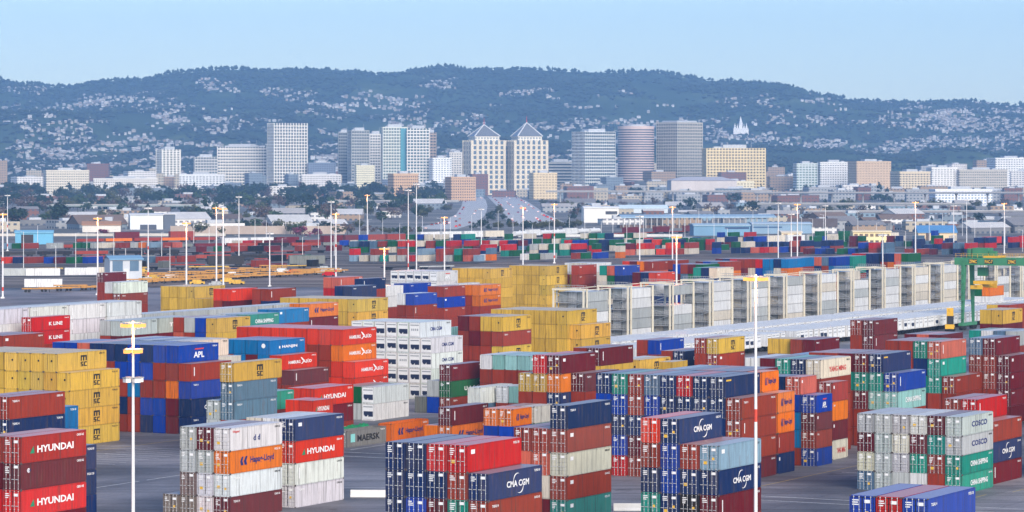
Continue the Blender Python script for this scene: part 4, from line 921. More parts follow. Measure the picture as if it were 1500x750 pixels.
train(1120, 358, 1340, 352, ['box'], 'Wwa', 'the cream train at right'); train(1440, 360, 1560, 356, ['box'], 'rnr', 'the red train at the right edge'); train(200, 375, 500, 370, ['flat'], 'kD', 'the empty flat wagon train')
train(-30, 381, 260, 379, ['flat'], 'kkD', 'the flat wagon train at left'); train(30, 398, 470, 393, ['flat'], 'yD', 'the yellow flat wagon train'); train(560, 396, 700, 393, ['flat'], 'DaD', 'the dark flat wagon train')
train(-30, 386, 520, 382, ['flat'], 'DkD', 'the dark flat wagon train before the containers'); train(240, 392, 520, 390, ['flat', 'box'], 'kDmA', 'the short mixed train at left'); train(90, 366, 520, 362, ['tub'], 'kDkAm', 'the upper tub wagon train at left'); train(60, 384, 480, 380, ['tub'], 'DkADk', 'the lower tub wagon train at left'); train(110, 357, 330, 354, ['tub'], 'koko', 'the back tub wagon train at left'); train(0, 377, 300, 374, ['tub'], 'DDk', 'the dark tub wagon train at left')
tag_wagons()
rl = MB(); rl_mat = mat('rail_steel', (.30, .27, .25), .5, .6, .1)
for (x0, y0, x1, y1) in ((-60, 366, 900, 345), (-60, 372, 1000, 352), (-60, 384, 700, 372), (-60, 400, 620, 392), (-60, 362, 1400, 340)):
    p, _ = gnd(x0, y0); q, _ = gnd(x1, y1); d = (q - p).normalized(); n = Vector((-d.y, d.x, 0))
    for s in (-.75, .75): 
        P_ = [p + n * (s - .08), q + n * (s - .08), q + n * (s + .08), p + n * (s + .08)]; rl.quad([(v.x, v.y, .22) for v in P_])
tag(link('railway_track', rl.mesh('railway_track', [rl_mat])), kind='structure')

# empty yellow trailer frames standing in rows
fm = MB(); fm.box(-6, 6, -.5, -.3, 1.1, 1.5); fm.box(-6, 6, .3, .5, 1.1, 1.5)
for x in (-5.9, -2, 2, 5.7): fm.box(x, x + .2, -1.2, 1.2, 1.1, 1.45)
fmm = fm.mesh('trailer_frame', [M['frame_yellow']])
ax = MB()
for x in (-4.6, -3.4):
    for y in (-1.15, .75): ax.tube((x, y, .5), (x, y + .4, .5), .5, n=10)
ax.box(3.6, 3.8, -.6, .6, 0, 1.1); axm = ax.mesh('wheel_set', [M['rubber']])
rf2 = random.Random(6)
for px0, px1, py0, py1, n in ((195, 480, 418, 402, 20), (205, 400, 408, 400, 14), (240, 420, 413, 406, 12), (60, 160, 428, 424, 6), (345, 392, 397, 396, 2), (445, 492, 402, 400, 4)):
    for k in range(n):
        t = (k + rf2.uniform(-.2, .2)) / max(1, n - 1); p, s = gnd(px0 + (px1 - px0) * t, py0 + (py1 - py0) * t)
        for z in ((0, .75) if rf2.random() < .5 else (0,)):
            o = link('trailer_frame', fmm, None, p + Vector((0, 0, z)), .12 + rf2.uniform(-.05, .05)); link('wheel_set', axm, o)
            tag(o, 'empty yellow container trailer frame parked in rows on the far roadway', 'trailer frame', 'empty yellow trailer frames')

# ------------------------------------------------------------------ buildings: helpers
GL = {}
def win(name, wall, glass=(40, 55, 75), **k):
    key = (name,); 
    if key not in GL: GL[key] = facade(name, lin(wall), lin(glass), **k)
    return GL[key]
M['flatroof'] = mat('flat_roof_gravel', (.36, .35, .34), .9, 0, .15, .1)
M['plant'] = mat('roof_plant_metal', (.5, .52, .55), .5, 0, .1)
def block(name, loc, w, d, h, rz, wallmat, roofmat=None, parent=None, z0=0):
    mb = MB(); mb.box(-w / 2, w / 2, -d / 2, d / 2, z0, h, 0, mt=1); return link(name, mb.mesh(name, [wallmat, roofmat or M['flatroof']]), parent, loc, rz)
def bands(parent, w, d, z0, z1, floor, frac, m, out=.3, name='floor_bands'):
    mb = MB(); k = int((z1 - z0) / floor)
    for i in range(k + 1):
        z = z0 + i * floor; mb.box(-w / 2 - out, w / 2 + out, -d / 2 - out, d / 2 + out, z, min(z + floor * frac, z1 + .5), 0, bottom=True)
    return link(name, mb.mesh(name, [m]), parent)
def fins(parent, w, d, z0, z1, bay, width, m, out=.45, name='mullions'):
    mb = MB()
    k = max(1, round(w / bay))
    for i in range(k + 1):
        x = -w / 2 + w * i / k
        for y in (-d / 2, d / 2): mb.box(x - width / 2, x + width / 2, y - out, y + out, z0, z1)
    k = max(1, round(d / bay))
    for i in range(1, k):
        y = -d / 2 + d * i / k
        for x in (-w / 2, w / 2): mb.box(x - out, x + out, y - width / 2, y + width / 2, z0, z1)
    return link(name, mb.mesh(name, [m]), parent)
LAND = []                                                                            # (px, short name) of what one can find, for labels
def place(px0, px1, ytop, D, rz, ratio):
    s = F_PX / D; wpx = (px1 - px0) / s; w = wpx / (abs(cos(rz)) + ratio * abs(sin(rz))); d = w * ratio
    return Vector((((px0 + px1) / 2 - 750) / s, D, 0)), w, d, CAM_H - (ytop - HOR) / s
def glassm(name, c, rough=.12):
    if name not in GL: GL[name] = mat(name, lin(c), rough, 0, .1, .05, spec=.7)
    return GL[name]
def tower(label, px0, px1, ytop, D, rz=.0, ratio=.8, wall=(225, 225, 222), glass=(80, 100, 125), floor=3.8, frac=.45, bay=3.4, fw=1.2, pent=(.55, .5, 5), cat='tower', use=('b', 'f'), pod=None):
    loc, w, d, h = place(px0, px1, ytop, D, rz, ratio)
    h -= pent[2] if pent else 0
    glass = tuple(int(v * .62) for v in glass); floor *= 1.28; frac *= .86; bay *= 1.35
    o = block('office_tower', loc, w, d, h, rz, glassm('glass_%d_%d_%d' % glass, glass)); tag(o, label, cat)
    wm = mat('cladding', tuple(a * b for a, b in zip(lin(wall), (.95, .90, .80))), .7, 0, .08, .05)
    if 'b' in use: bands(o, w, d, 0, h, floor, frac, wm)
    if 'f' in use: fins(o, w, d, 0, h + .6, bay, fw, wm)
    if pent:
        mb = MB(); mb.box(-w * pent[0] / 2, w * pent[0] / 2, -d * pent[1] / 2, d * pent[1] / 2, h + .3, h + pent[2]); link('penthouse', mb.mesh('penthouse', [M['plant']]), o)
        rp = MB(); rp.box(-w * .35, -w * .2, -d * .1, d * .2, h + .3, h + pent[2] * .5); rp.tube((w * .3, 0, h), (w * .3, 0, h + pent[2] + 6), .25, n=5); link('rooftop_plant', rp.mesh('rooftop_plant', [M['plant']]), o)
    if pod:
        mb = MB(); mb.box(-w * pod / 2, w * pod / 2, -d * .7, d * .6, 0, 14, 0); link('podium', mb.mesh('podium', [win('podium_wall', (215, 210, 200), wf=.7, bay=4.5)]), o)
    return o, w, d, h

# ------------------------------------------------------------------ downtown, left to right
D0 = 5300
tower('white residential tower with twin setback blocks, leftmost tall building', 229, 264, 215, D0, .5, .8, (238, 238, 236), (120, 130, 140), 3, .5, 4.5, 2.6)
tower('grey white slab with fine window grid left of the wide white slab', 283, 319, 226, D0, .2, .6, (205, 208, 212), (95, 110, 130), 3.6, .5)
tower('wide white slab building with dense window grid, left of the tall white grid tower', 318, 391, 211, D0 + 60, .08, .35, (236, 236, 236), (95, 112, 138), 3.8, .5, 3.2, 1.3, pod=1.1)
tower('tall flat topped white tower with dark blue windows standing alone', 392, 450, 181, D0, .45, .5, (238, 239, 240), (58, 78, 112), 3.9, .38, 3.4, 1.5, pent=None, pod=1.2)
tower('dark striped narrow tower at the left of the central cluster', 495, 512, 190, D0 + 80, .1, .9, (150, 158, 165), (62, 78, 98), 3.9, .5, 2.6, .9)
tower('stepped grey tower with horizontal window lines in the central cluster', 509, 541, 187, D0, .3, .9, (178, 184, 188), (88, 100, 118), 3.8, .5, 3, 1.0)
tower('slender white tower with horizontal lines behind the teal glass tower', 539, 561, 192, D0 + 120, .2, .9, (230, 230, 230), (140, 150, 160), 3.6, .55, 3, 1.2)
o, w, d, h = tower('pale tower with a vertical teal glass strip, tallest of the central cluster', 558, 597, 182, D0 - 20, .15, .7, (222, 228, 226), (120, 150, 155), 3.8, .45, 3.4, 1.2)
mb = MB(); mb.box(w * .22, w * .46, -d / 2 - 1.2, -d / 2 - .2, 4, h - 2); link('glass_strip', mb.mesh('glass_strip', [glassm('teal_glass', (70, 150, 165))]), o)
tower('white gridded slab joined to the teal strip tower', 596, 629, 184, D0 - 30, .05, .6, (240, 241, 242), (96, 130, 140), 3.8, .42, 3.6, 1.3)
tower('brownish slab peeking out right of the white gridded slab', 624, 639, 190, D0 + 100, .1, 1.2, (176, 160, 150), (96, 96, 104), 3.8, .5)
# the twin towers with pyramid roofs
for (p0, p1, apex, lab) in ((679, 739, 181, 'left one of the twin cream towers with glass pyramid roof and spire'), (742, 801, 178, 'right one of the twin cream towers with glass pyramid roof and spire')):
    loc, w, d, hh = place(p0, p1, 207, D0 - 60, radians(18), .85)
    o = block('pyramid_tower', loc, w, d, hh, radians(18), glassm('pale_twin_glass', (92, 108, 122))); tag(o, lab, 'tower')
    wm = mat('cream_cladding', lin((226, 212, 186)), .7, 0, .06, .05)
    bands(o, w, d, 0, hh, 7.8, .3, wm); fins(o, w, d, 0, hh + 1.5, 9.5, 4.2, wm, .8)
    mb = MB(); mb.box(-w * .38, w * .38, -d * .38, d * .38, hh, hh + 8, 0); up = link('upper_storeys', mb.mesh('upper_storeys', [win('twin_upper', (232, 224, 206), (110, 125, 140), bay=5, floor=4)]), o)
    za = CAM_H - (apex - HOR) * (D0 - 60) / F_PX; zb = hh + 8; q = w * .40; e = d * .40; rm = MB()
    for A, B in (((-q, -e), (q, -e)), ((q, -e), (q, e)), ((q, e), (-q, e)), ((-q, e), (-q, -e))): rm.quad([(A[0], A[1], zb), (B[0], B[1], zb), (0, 0, za - 2)])
    link('pyramid_roof', rm.mesh('pyramid_roof', [glassm('grey_pyramid_glass', (112, 116, 122), .35)]), o)
    mb = MB(); mb.tube((0, 0, za - 4), (0, 0, za + 9), .7, .2, 6); link('spire', mb.mesh('spire', [M['red_band']]), o)
    mb = MB()
    for A in ((-q, -e), (q, -e), (q, e), (-q, e)): mb.tube((A[0], A[1], zb), (0, 0, za - 1.6), .9, .6, 5)
    link('roof_rib', mb.mesh('roof_rib', [M['white']]), o)
loc, w, d, hh = place(732, 748, 214, D0 - 40, 0, 1); mb = MB(); mb.tube((0, 0, 0), (0, 0, hh), w / 2, n=20); tag(link('rotunda', mb.mesh('rotunda', [win('rotunda_wall', (226, 216, 196), (100, 120, 140), bay=5)]), None, loc), 'cream glass rotunda linking the twin pyramid towers', 'rotunda')
tower('low grey building with horizontal bands between the twin towers and the blue glass tower', 799, 842, 233, D0 + 60, .15, .7, (196, 200, 204), (96, 108, 124), 3.9, .5, 40, .3)
o, w, d, h = tower('blue glass tower with bright white horizontal bands', 838, 901, 189, D0 - 80, .5, .75, (236, 240, 242), (46, 92, 122), 3.9, .36, 60, .4, use=('b',))
fins(o, w, d, 0, h, 4.0, .5, M['white'], .5)
loc, w, d, hh = place(905, 958, 186, D0, 0, 1)
mb = MB(); n = 28
for k in range(n):
    t0, t1 = 2 * pi * k / n, 2 * pi * (k + 1) / n; mb.quad([(w / 2 * cos(t0), w / 2 * sin(t0), 0), (w / 2 * cos(t1), w / 2 * sin(t1), 0), (w / 2 * cos(t1), w / 2 * sin(t1), hh), (w / 2 * cos(t0), w / 2 * sin(t0), hh)])
o = link('round_tower', mb.mesh('round_tower', [glassm('dark_round_glass', (70, 78, 96))]), None, loc); tag(o, 'round pinkish tower with horizontal bands, left of the grey ribbed tower', 'tower')
mb = MB(); mb2 = mat('pink_granite', lin((214, 190, 180)), .7, 0, .06, .05)
for i in range(int(hh / 3.9)): mb.tube((0, 0, i * 3.9), (0, 0, i * 3.9 + 1.9), w / 2 + .35, n=28)
mb.tube((0, 0, hh - 2), (0, 0, hh + 1), w / 2 + .4, n=28); link('floor_bands', mb.mesh('floor_bands', [mb2]), o)
mb = MB(); mb.tube((0, 0, hh), (0, 0, hh + 4), w / 3.4, n=20); link('penthouse', mb.mesh('penthouse', [M['plant']]), o)
tower('tall grey tower of fine vertical ribs, tallest right of the round tower', 962, 1029, 177, D0 + 40, .75, .8, (196, 194, 190), (86, 92, 100), 3.9, .42, 2.9, 1.3, pent=(.8, .7, 3))
tower('wide cream tower block with a regular window grid, right of the grey ribbed tower', 1030, 1120, 212, D0 - 100, .12, .4, (240, 222, 178), (150, 128, 98), 3.6, .55, 3.6, 1.9, pent=(.4, .4, 6))
BL_ = [('residential_block', 'cream apartment block at far left below the hills', 63, 131, 250, 4500, .3, .4, 'cream_flats', (222, 212, 192), (120, 118, 112)),
 ('apartment_block', 'tan balconied apartment block below the central cluster', 568, 613, 255, 4300, .4, .6, 'tan_flats', (206, 170, 132), (120, 96, 84)),
 ('apartment_block', 'second tan apartment block with pale ends, left of the freeway', 652, 697, 260, 4300, .4, .6, 'tan_flats_b', (200, 164, 130), (112, 92, 82)),
 ('apartment_block', 'plain beige block below the right pyramid tower', 775, 816, 254, 4500, .3, .6, 'beige_plain', (222, 200, 160), (170, 150, 120)),
 ('office_block', 'green glass fronted low office right of the cream tower block', 1162, 1198, 240, 5000, .2, .6, 'green_office', (205, 212, 208), (70, 100, 96)),
 ('office_block', 'white gridded office block left of the tan windowless block', 1198, 1245, 238, 5000, .1, .5, 'white_office', (232, 230, 226), (130, 130, 134)),
 ('office_block', 'tan brown block with vertical seams, widest right of downtown', 1243, 1304, 237, 4900, .25, .7, 'tan_seams', (208, 180, 148), (176, 148, 120)),
 ('office_block', 'beige block with long horizontal window bands', 1305, 1362, 252, 4700, .3, .7, 'beige_bands', (222, 204, 172), (86, 80, 78)),
 ('office_block', 'white stepped block right of the banded beige block', 1358, 1402, 246, 5000, .2, .6, 'white_steps', (236, 232, 226), (150, 150, 150)),
 ('office_block', 'grey beige gridded block at right', 1400, 1474, 249, 5000, .1, .4, 'grey_grid', (196, 188, 174), (110, 108, 104)),
 ('residential_tower', 'white residential tower at the right edge', 1446, 1512, 232, 5400, .3, .5, 'white_flats', (236, 234, 230), (124, 128, 134)),
 ('office_block', 'long white industrial block below the white residential tower', 1362, 1452, 278, 3900, .15, .4, 'white_industrial', (236, 236, 238), (140, 160, 180)),
 ('office_block', 'low white building with red base left of the central cluster', 440, 500, 256, 5100, .1, .5, 'low_white', (226, 222, 216), (140, 140, 146)),
 ('office_block', 'pale yellow block below the stepped grey tower', 519, 549, 243, 5000, .2, .6, 'pale_yellow', (230, 222, 190), (150, 146, 130)),
 ('office_block', 'dark glass low block beside the tall white tower', 450, 492, 239, 5300, .1, .5, 'dark_low', (120, 132, 150), (50, 62, 84)),
 ('office_block', 'white stepped office group right of the gridded slab', 629, 662, 232, 5250, .3, .6, 'white_group', (238, 238, 236), (146, 156, 166)),
 ('office_block', 'cream mid rise behind the left pyramid tower', 655, 684, 224, 5500, .2, .6, 'cream_mid', (226, 220, 208), (120, 124, 132)),
 ('office_block', 'cream pillared hall below the cream tower block', 1038, 1104, 266, 4600, .1, .5, 'pillared', (232, 220, 186), (150, 140, 120)),
 ('office_block', 'long white office podium left of the wide white slab', 136, 232, 262, 4800, .12, .3, 'long_podium', (222, 218, 210), (140, 130, 126)),
 ('office_block', 'white podium block below the wide white slab', 262, 330, 256, 4900, .1, .3, 'podium_b', (228, 228, 226), (128, 136, 146))]
for nm, lab, p0, p1, yt_, D, rz, ra, mn, wc, gc in BL_:
    loc, w, d, h = place(p0, p1, yt_, D, rz, ra); o = block(nm, loc, w, d, h, rz, win(mn, wc, gc, bay=rw.uniform(3, 5), floor=rw.uniform(3.2, 4), wf=.62, hf=.48)); tag(o, lab, 'building')
    mb = MB(); mb.box(-w * .2, w * .15, -d * .25, d * .2, h, h + 4); mb.box(w * .22, w * .32, -d * .2, d * .1, h, h + 2.4); link('rooftop_plant', mb.mesh('rooftop_plant', [M['plant']]), o)
    mb = MB(); 
    for x0, x1, y0, y1 in ((-w / 2 - .2, w / 2 + .2, -d / 2 - .2, -d / 2 + .3), (-w / 2 - .2, w / 2 + .2, d / 2 - .3, d / 2 + .2), (-w / 2 - .2, -w / 2 + .3, -d / 2 + .3, d / 2 - .3), (w / 2 - .3, w / 2 + .2, -d / 2 + .3, d / 2 - .3)): mb.box(x0, x1, y0, y1, h - 1.2, h + .9)
    link('parapet', mb.mesh('parapet', [mat('parapet_wall', lin(wc), .8, 0, .05)]), o)
# the arcaded hall
loc, w, d, h = place(978, 1078, 259, 4500, .08, .5); o = block('arcade_hall', loc, w, d, h - 5, .08, win('hall', (206, 196, 190), (70, 74, 84), bay=8, floor=40, wf=.6, hf=.3)); tag(o, 'broad low hall with dark arches and a shallow roof below the grey ribbed tower', 'hall')
mb = MB(); mb.quad([(-w / 2 - 1, -d / 2 - 1, h - 5), (w / 2 + 1, -d / 2 - 1, h - 5), (w * .3, 0, h), (-w * .3, 0, h)]); mb.quad([(w / 2 + 1, d / 2 + 1, h - 5), (-w / 2 - 1, d / 2 + 1, h - 5), (-w * .3, 0, h), (w * .3, 0, h)]); mb.quad([(w / 2 + 1, -d / 2 - 1, h - 5), (w / 2 + 1, d / 2 + 1, h - 5), (w * .3, 0, h)]); mb.quad([(-w / 2 - 1, d / 2 + 1, h - 5), (-w / 2 - 1, -d / 2 - 1, h - 5), (-w * .3, 0, h)])
link('roof', mb.mesh('roof', [mat('pale_roof', lin((190, 186, 190)), .6, 0, .06)]), o)
LAND = [(97, 'the cream apartment block'), (180, 'the long white podium'), (246, 'the white twin block tower'), (355, 'the wide white slab'), (421, 'the lone tall white tower'), (520, 'the stepped grey tower'), (590, 'the tan balconied flats'), (675, 'the second tan flats'), (711, 'the left pyramid tower'), (772, 'the right pyramid tower'), (868, 'the blue glass tower'), (931, 'the round tower'), (995, 'the grey ribbed tower'), (1075, 'the cream tower block'), (1180, 'the green office'), (1273, 'the tan seamed block'), (1334, 'the banded beige block'), (1436, 'the grey gridded block')]
PEND = {}
def rel(px): return min(LAND, key=lambda l: abs(l[0] - px))[1]
def later(o, px, first, cat, grp, tail='below'):
    PEND.setdefault((first, cat, grp, rel(px), tail), []).append((px, o))
def flush():
    for (first, cat, grp, lm_name, tail), L in PEND.items():
        L.sort(key=lambda t: t[0])
        for i, (px, o) in enumerate(L):
            tag(o, ('%s %s %s' % (first, tail, lm_name)) + ('' if len(L) == 1 else ', %s from left' % nth(i + 1)), cat, grp)
    PEND.clear()

# ------------------------------------------------------------------ waterfront sheds and the near town
def shed(name, px0, px1, ytop, ybase, rz, ratio, wall, roof, label, rise=1.5, door=None):
    s = (ybase - HOR) / CAM_H; D = F_PX / s; loc, w, d, h = place(px0, px1, ytop, D, rz, ratio)
    wm = mat(name + '_wall', lin(wall), .6, 0, .08, .1); o = block(name, loc, w, d, h - rise, rz, wm, wm); tag(o, label, 'building')
    mb = MB(); e = .5
    mb.quad([(-w / 2 - e, -d / 2 - e, h - rise + .02), (w / 2 + e, -d / 2 - e, h - rise + .02), (w / 2 + e, 0, h), (-w / 2 - e, 0, h)]); mb.quad([(w / 2 + e, d / 2 + e, h - rise + .02), (-w / 2 - e, d / 2 + e, h - rise + .02), (-w / 2 - e, 0, h), (w / 2 + e, 0, h)])
    for x in (-w / 2, w / 2): mb.quad([(x, -d / 2, h - rise), (x, d / 2, h - rise), (x, 0, h)])
    mb.box(-w / 2 - e, w / 2 + e, -d / 2 - e - .15, -d / 2 - e, h - rise - .5, h - rise + .05)
    link('roof', mb.mesh('roof', [mat(name + '_roof', lin(roof), .5, 0, .08, .1)]), o)
    if door:
        for x0, x1, z0, z1, c in door:
            mb = MB(); mb.box(w * x0 - w / 2, w * x1 - w / 2, -d / 2 - .12, -d / 2 - .02, h * z0, h * z1); link('door' if z0 < .05 else 'window', mb.mesh('opening', [mat('opening_panel', lin(c), .5, 0, .08)]), o)
    return o
shed('blue_shed', 22, 79, 337, 358, .1, .5, (108, 176, 208), (126, 186, 214), 'sky blue metal shed with a dark open bay at far left', 1, [(.16, .48, 0, .7, (52, 40, 38))])
shed('control_building', 153, 208, 374, 412, .45, .5, (196, 202, 208), (120, 160, 190), 'pale grey control building with two blue grey windows and blue roof', 1.2, [(.08, .4, .4, .8, (88, 116, 140)), (.62, .9, .4, .8, (88, 116, 140)), (.44, .58, 0, .5, (210, 214, 216))])
shed('white_warehouse', 187, 240, 312, 336, .2, .6, (226, 230, 232), (210, 212, 214), 'plain white warehouse behind the rail yard at left', 1, [(.3, .8, 0, .3, (70, 76, 90))])
shed('dark_panel_building', 238, 257, 312, 336, .3, .6, (92, 100, 112), (220, 220, 220), 'dark grey panelled shed right of the plain white warehouse', .5)
shed('brown_warehouse', 120, 178, 324, 340, .1, .5, (226, 218, 206), (176, 130, 96), 'long low warehouse with brown roof left of the plain white warehouse', 2.2)
shed('blue_warehouse', 1011, 1098, 327, 345, .12, .4, (112, 152, 180), (164, 190, 206), 'long blue warehouse with a dark window strip beyond the rail yard', 1, [(.55, .98, .55, .7, (24, 60, 104))])
shed('blue_warehouse', 1096, 1188, 325, 342, .12, .4, (132, 160, 182), (170, 190, 206), 'paler blue warehouse joined right of the blue warehouse with dark strip', 1, [(.02, .5, .5, .62, (44, 84, 124))])
shed('cream_building', 1140, 1174, 338, 353, .2, .6, (236, 218, 184), (226, 214, 196), 'square cream building in front of the blue warehouses', .6, [(.1, .3, .3, .7, (150, 130, 110)), (.6, .85, .3, .7, (150, 130, 110))])
shed('arcaded_building', 1246, 1304, 337, 358, .1, .4, (238, 218, 164), (232, 214, 176), 'long cream building with rows of dark square openings at right', .6, [(.03 + k * .14, .12 + k * .14, .55, .75, (120, 100, 76)) for k in range(7)] + [(.03 + k * .14, .12 + k * .14, .05, .3, (96, 82, 66)) for k in range(7)])
shed('station_building', 1340, 1400, 330, 352, .1, .5, (226, 200, 160), (84, 136, 184), 'cream building with a blue hipped roof right of the arcaded building', 4, [(.2, .3, 0, .5, (90, 70, 60)), (.45, .55, 0, .5, (90, 70, 60))])
shed('white_station_hall', 852, 906, 302, 326, .12, .5, (232, 228, 220), (240, 240, 240), 'white hall with a dark window strip at the head of the long canopy', 1, [(.62, .96, .5, .7, (60, 62, 70))])
shed('pale_shed', 905, 978, 300, 312, .12, .3, (206, 216, 222), (206, 222, 230), 'pale grey low gabled shed behind the long canopy', 3)
# the long blue-grey canopy on columns
s = (334 - HOR) / CAM_H; D = F_PX / s; o = tag(empty('platform_canopy', (gx(1020, D), D, 0), .16), 'long blue grey platform canopy on rows of columns beyond the rail yard', 'canopy')
Lc = 232 / s; zt = CAM_H - (314 - HOR) / s
mb = MB(); mb.quad([(-Lc / 2, -9, zt - 1.6), (Lc / 2, -9, zt - 1.6), (Lc / 2, 0, zt), (-Lc / 2, 0, zt)]); mb.quad([(Lc / 2, 9, zt - 1.6), (-Lc / 2, 9, zt - 1.6), (-Lc / 2, 0, zt), (Lc / 2, 0, zt)]); mb.box(-Lc / 2, Lc / 2, -9.2, -8.9, zt - 2.4, zt - 1.5); link('roof', mb.mesh('roof', [mat('canopy_roof', lin((150, 178, 200)), .5, 0, .08, .1)]), o)
cm_ = MB(); cm_.box(-.4, .4, -.4, .4, 0, zt - 2.2); cme = cm_.mesh('column', [M['concrete']])
for k in range(28): link('column', cme, o, (-Lc / 2 + 2 + k * (Lc - 4) / 27, -8, 0))
mb = MB(); mb.box(-Lc / 2, Lc / 2, -6, 7, .1, 2.2); link('platform', mb.mesh('platform', [mat('platform_wall', lin((120, 96, 84)), .8, 0, .15, .2)]), o)
# tan boundary wall and freeway barrier
for (p0, p1, yt_, yb, c, lab) in ((250, 505, 331, 343, (186, 168, 154), 'long tan boundary wall below the green trees at left'), (640, 1000, 343, 347, (214, 212, 206), 'long pale concrete wall beyond the rail yard at centre'), (0, 330, 342, 346, (206, 198, 186), 'long pale low wall at far left beyond the rail yard')):
    s = (yb - HOR) / CAM_H; D = F_PX / s; mb = MB(); w = (p1 - p0) / s; h = CAM_H - (yt_ - HOR) / s; mb.box(-w / 2, w / 2, -.25, .25, 0, h); 
    for k in range(int(w / 8)): mb.box(-w / 2 + k * 8, -w / 2 + k * 8 + .6, -.45, .45, 0, h + .15)
    tag(link('boundary_wall', mb.mesh('boundary_wall', [mat('wall_render', lin(c), .85, 0, .15, .1)]), None, (gx((p0 + p1) / 2, D), D, 0), .03), lab, 'wall')

# freeway on the ground, running towards downtown, and the viaducts
M['road'] = mat('freeway_concrete', (.52, .51, .50), .8, 0, .1, .05)
rd = MB(); rl2 = MB()
def ribbon(pts, m=0, z=.12):
    for (a, b), (c, d) in zip(pts[:-1], pts[1:]):
        A, _ = gnd(*a); B, _ = gnd(*b); C, _ = gnd(*c); D_, _ = gnd(*d); rd.quad([(v.x, v.y, z) for v in (A, B, D_, C)], m)
    for j in range(3):
        f = .25 + j * .25
        for (a, b), (c, d) in zip(pts[:-1], pts[1:]):
            A = gnd(a[0] + (b[0] - a[0]) * f, a[1] + (b[1] - a[1]) * f)[0]; C = gnd(c[0] + (d[0] - c[0]) * f, c[1] + (d[1] - c[1]) * f)[0]
            rl2.quad([(A.x - .12, A.y, z + .05), (A.x + .12, A.y, z + .05), (C.x + .12, C.y, z + .05), (C.x - .12, C.y, z + .05)])
LEFTW = [((596, 336), (668, 336)), ((648, 326), (700, 326)), ((668, 314), (712, 314)), ((676, 302), (714, 302)), ((678, 294), (712, 294)), ((676, 287), (706, 287))]
RIGHTW = [((742, 330), (828, 326)), ((740, 318), (800, 314)), ((732, 306), (786, 304)), ((722, 296), (772, 295)), ((714, 288), (756, 288))]
ribbon(LEFTW); ribbon(RIGHTW)
tag(link('freeway', rd.mesh('freeway', [M['road']])), kind='structure'); tag(link('lane_lines', rl2.mesh('lane_lines', [M['line_white']])), kind='structure')
cb = MB(); cb.box(-.9, .9, -2.2, 2.2, .35, 1.0); cb.box(-.8, .8, -1.2, 1.4, 1.0, 1.5); carm = cb.mesh('car', [M['paint']])
cw = MB()
for x in (-.92, .72):
    for y in (-1.4, 1.4): cw.tube((x, y, .34), (x + .2, y, .34), .34, n=10)
cwm = cw.mesh('wheels', [M['rubber']]); tl = MB(); tl.box(-.8, -.4, -2.26, -2.2, .7, .95); tl.box(.4, .8, -2.26, -2.2, .7, .95); tlm = tl.mesh('tail_lights', [mat('tail_light', (.6, .03, .02), .4, 0, 0, emit=(1, .06, .03), es=.5)])
rcar = random.Random(9)
for rib, n in ((LEFTW, 26), (RIGHTW, 70)):
    for k in range(n):
        t = rcar.uniform(0, len(rib) - 1.01); i = int(t); f = t - i; (a, b), (c, d) = rib[i], rib[i + 1]; u_ = rcar.choice((.13, .38, .62, .87))
        pa = [a[j] + (b[j] - a[j]) * u_ for j in (0, 1)]; pc = [c[j] + (d[j] - c[j]) * u_ for j in (0, 1)]; p, _ = gnd(pa[0] + (pc[0] - pa[0]) * f, pa[1] + (pc[1] - pa[1]) * f)
        A, C = gnd(*pa)[0], gnd(*pc)[0]; cc = rcar.choice('wwwaADDrkn')
        o = link('car', carm, None, p + Vector((0, 0, .14)), math.atan2(C.y - A.y, C.x - A.x) - pi / 2, lin(PAL[cc])); link('wheel_set', cwm, o); link('tail_light', tlm, o)
        tag(o, '%s car on the %s carriageway of the distant freeway' % (CNAME[cc], 'left' if rib is LEFTW else 'right'), 'car', '%s cars on the %s carriageway' % (CNAME[cc], 'left' if rib is LEFTW else 'right'))
for k in range(26):
    px = rcar.uniform(150, 500); p, _ = gnd(px, rcar.uniform(398, 420) if px < 400 else rcar.uniform(396, 408)); cc = rcar.choice('wwaDDnyry')
    o = link('car', carm, None, p + Vector((0, 0, .01)), rcar.uniform(1.2, 1.9), lin(PAL[cc])); o.scale = (1.15, 1.3, 1.3); link('wheel_set', cwm, o); tag(o, '%s vehicle parked among the yellow trailer frames on the far roadway' % CNAME[cc], 'car', '%s vehicles on the far roadway' % CNAME[cc])
def viaduct(px0, px1, ytop, D, rz, label, wd=14, c=(150, 148, 148)):
    z = CAM_H - (ytop - HOR) * D / F_PX; L_ = (px1 - px0) * D / F_PX; o = tag(empty('viaduct', (gx((px0 + px1) / 2, D), D, 0), rz), label, 'viaduct')
    mb = MB(); mb.box(-L_ / 2, L_ / 2, -wd / 2, wd / 2, z - 2.2, z - .9, bottom=True); link('deck', mb.mesh('deck', [mat('deck_concrete', lin(c), .85, 0, .15, .06)]), o)
    mb = MB(); mb.box(-L_ / 2, L_ / 2, -wd / 2 - .2, -wd / 2 + .1, z - .9, z); mb.box(-L_ / 2, L_ / 2, wd / 2 - .1, wd / 2 + .2, z - .9, z); link('parapet', mb.mesh('parapet', [M['concrete']]), o)
    pm_ = MB(); pm_.tube((0, 0, 0), (0, 0, z - 3), 1.0, n=10); pm_.box(-1, 1, -wd * .4, wd * .4, z - 3.4, z - 2.2); pme = pm_.mesh('pier', [M['concrete']]); n = max(2, int(L_ / 34))
    for k in range(n): link('pier', pme, o, (-L_ / 2 + (k + .5) * L_ / n, 0, 0))
viaduct(800, 1130, 279, 4000, .02, 'long thin viaduct crossing below the blue glass and round towers'); viaduct(1105, 1560, 281, 3700, -.02, 'long dark viaduct crossing below the tan seamed block', 18, (112, 116, 124)); viaduct(1110, 1420, 297, 3000, -.12, 'lower curving viaduct with pale columns at right', 12, (140, 140, 142))
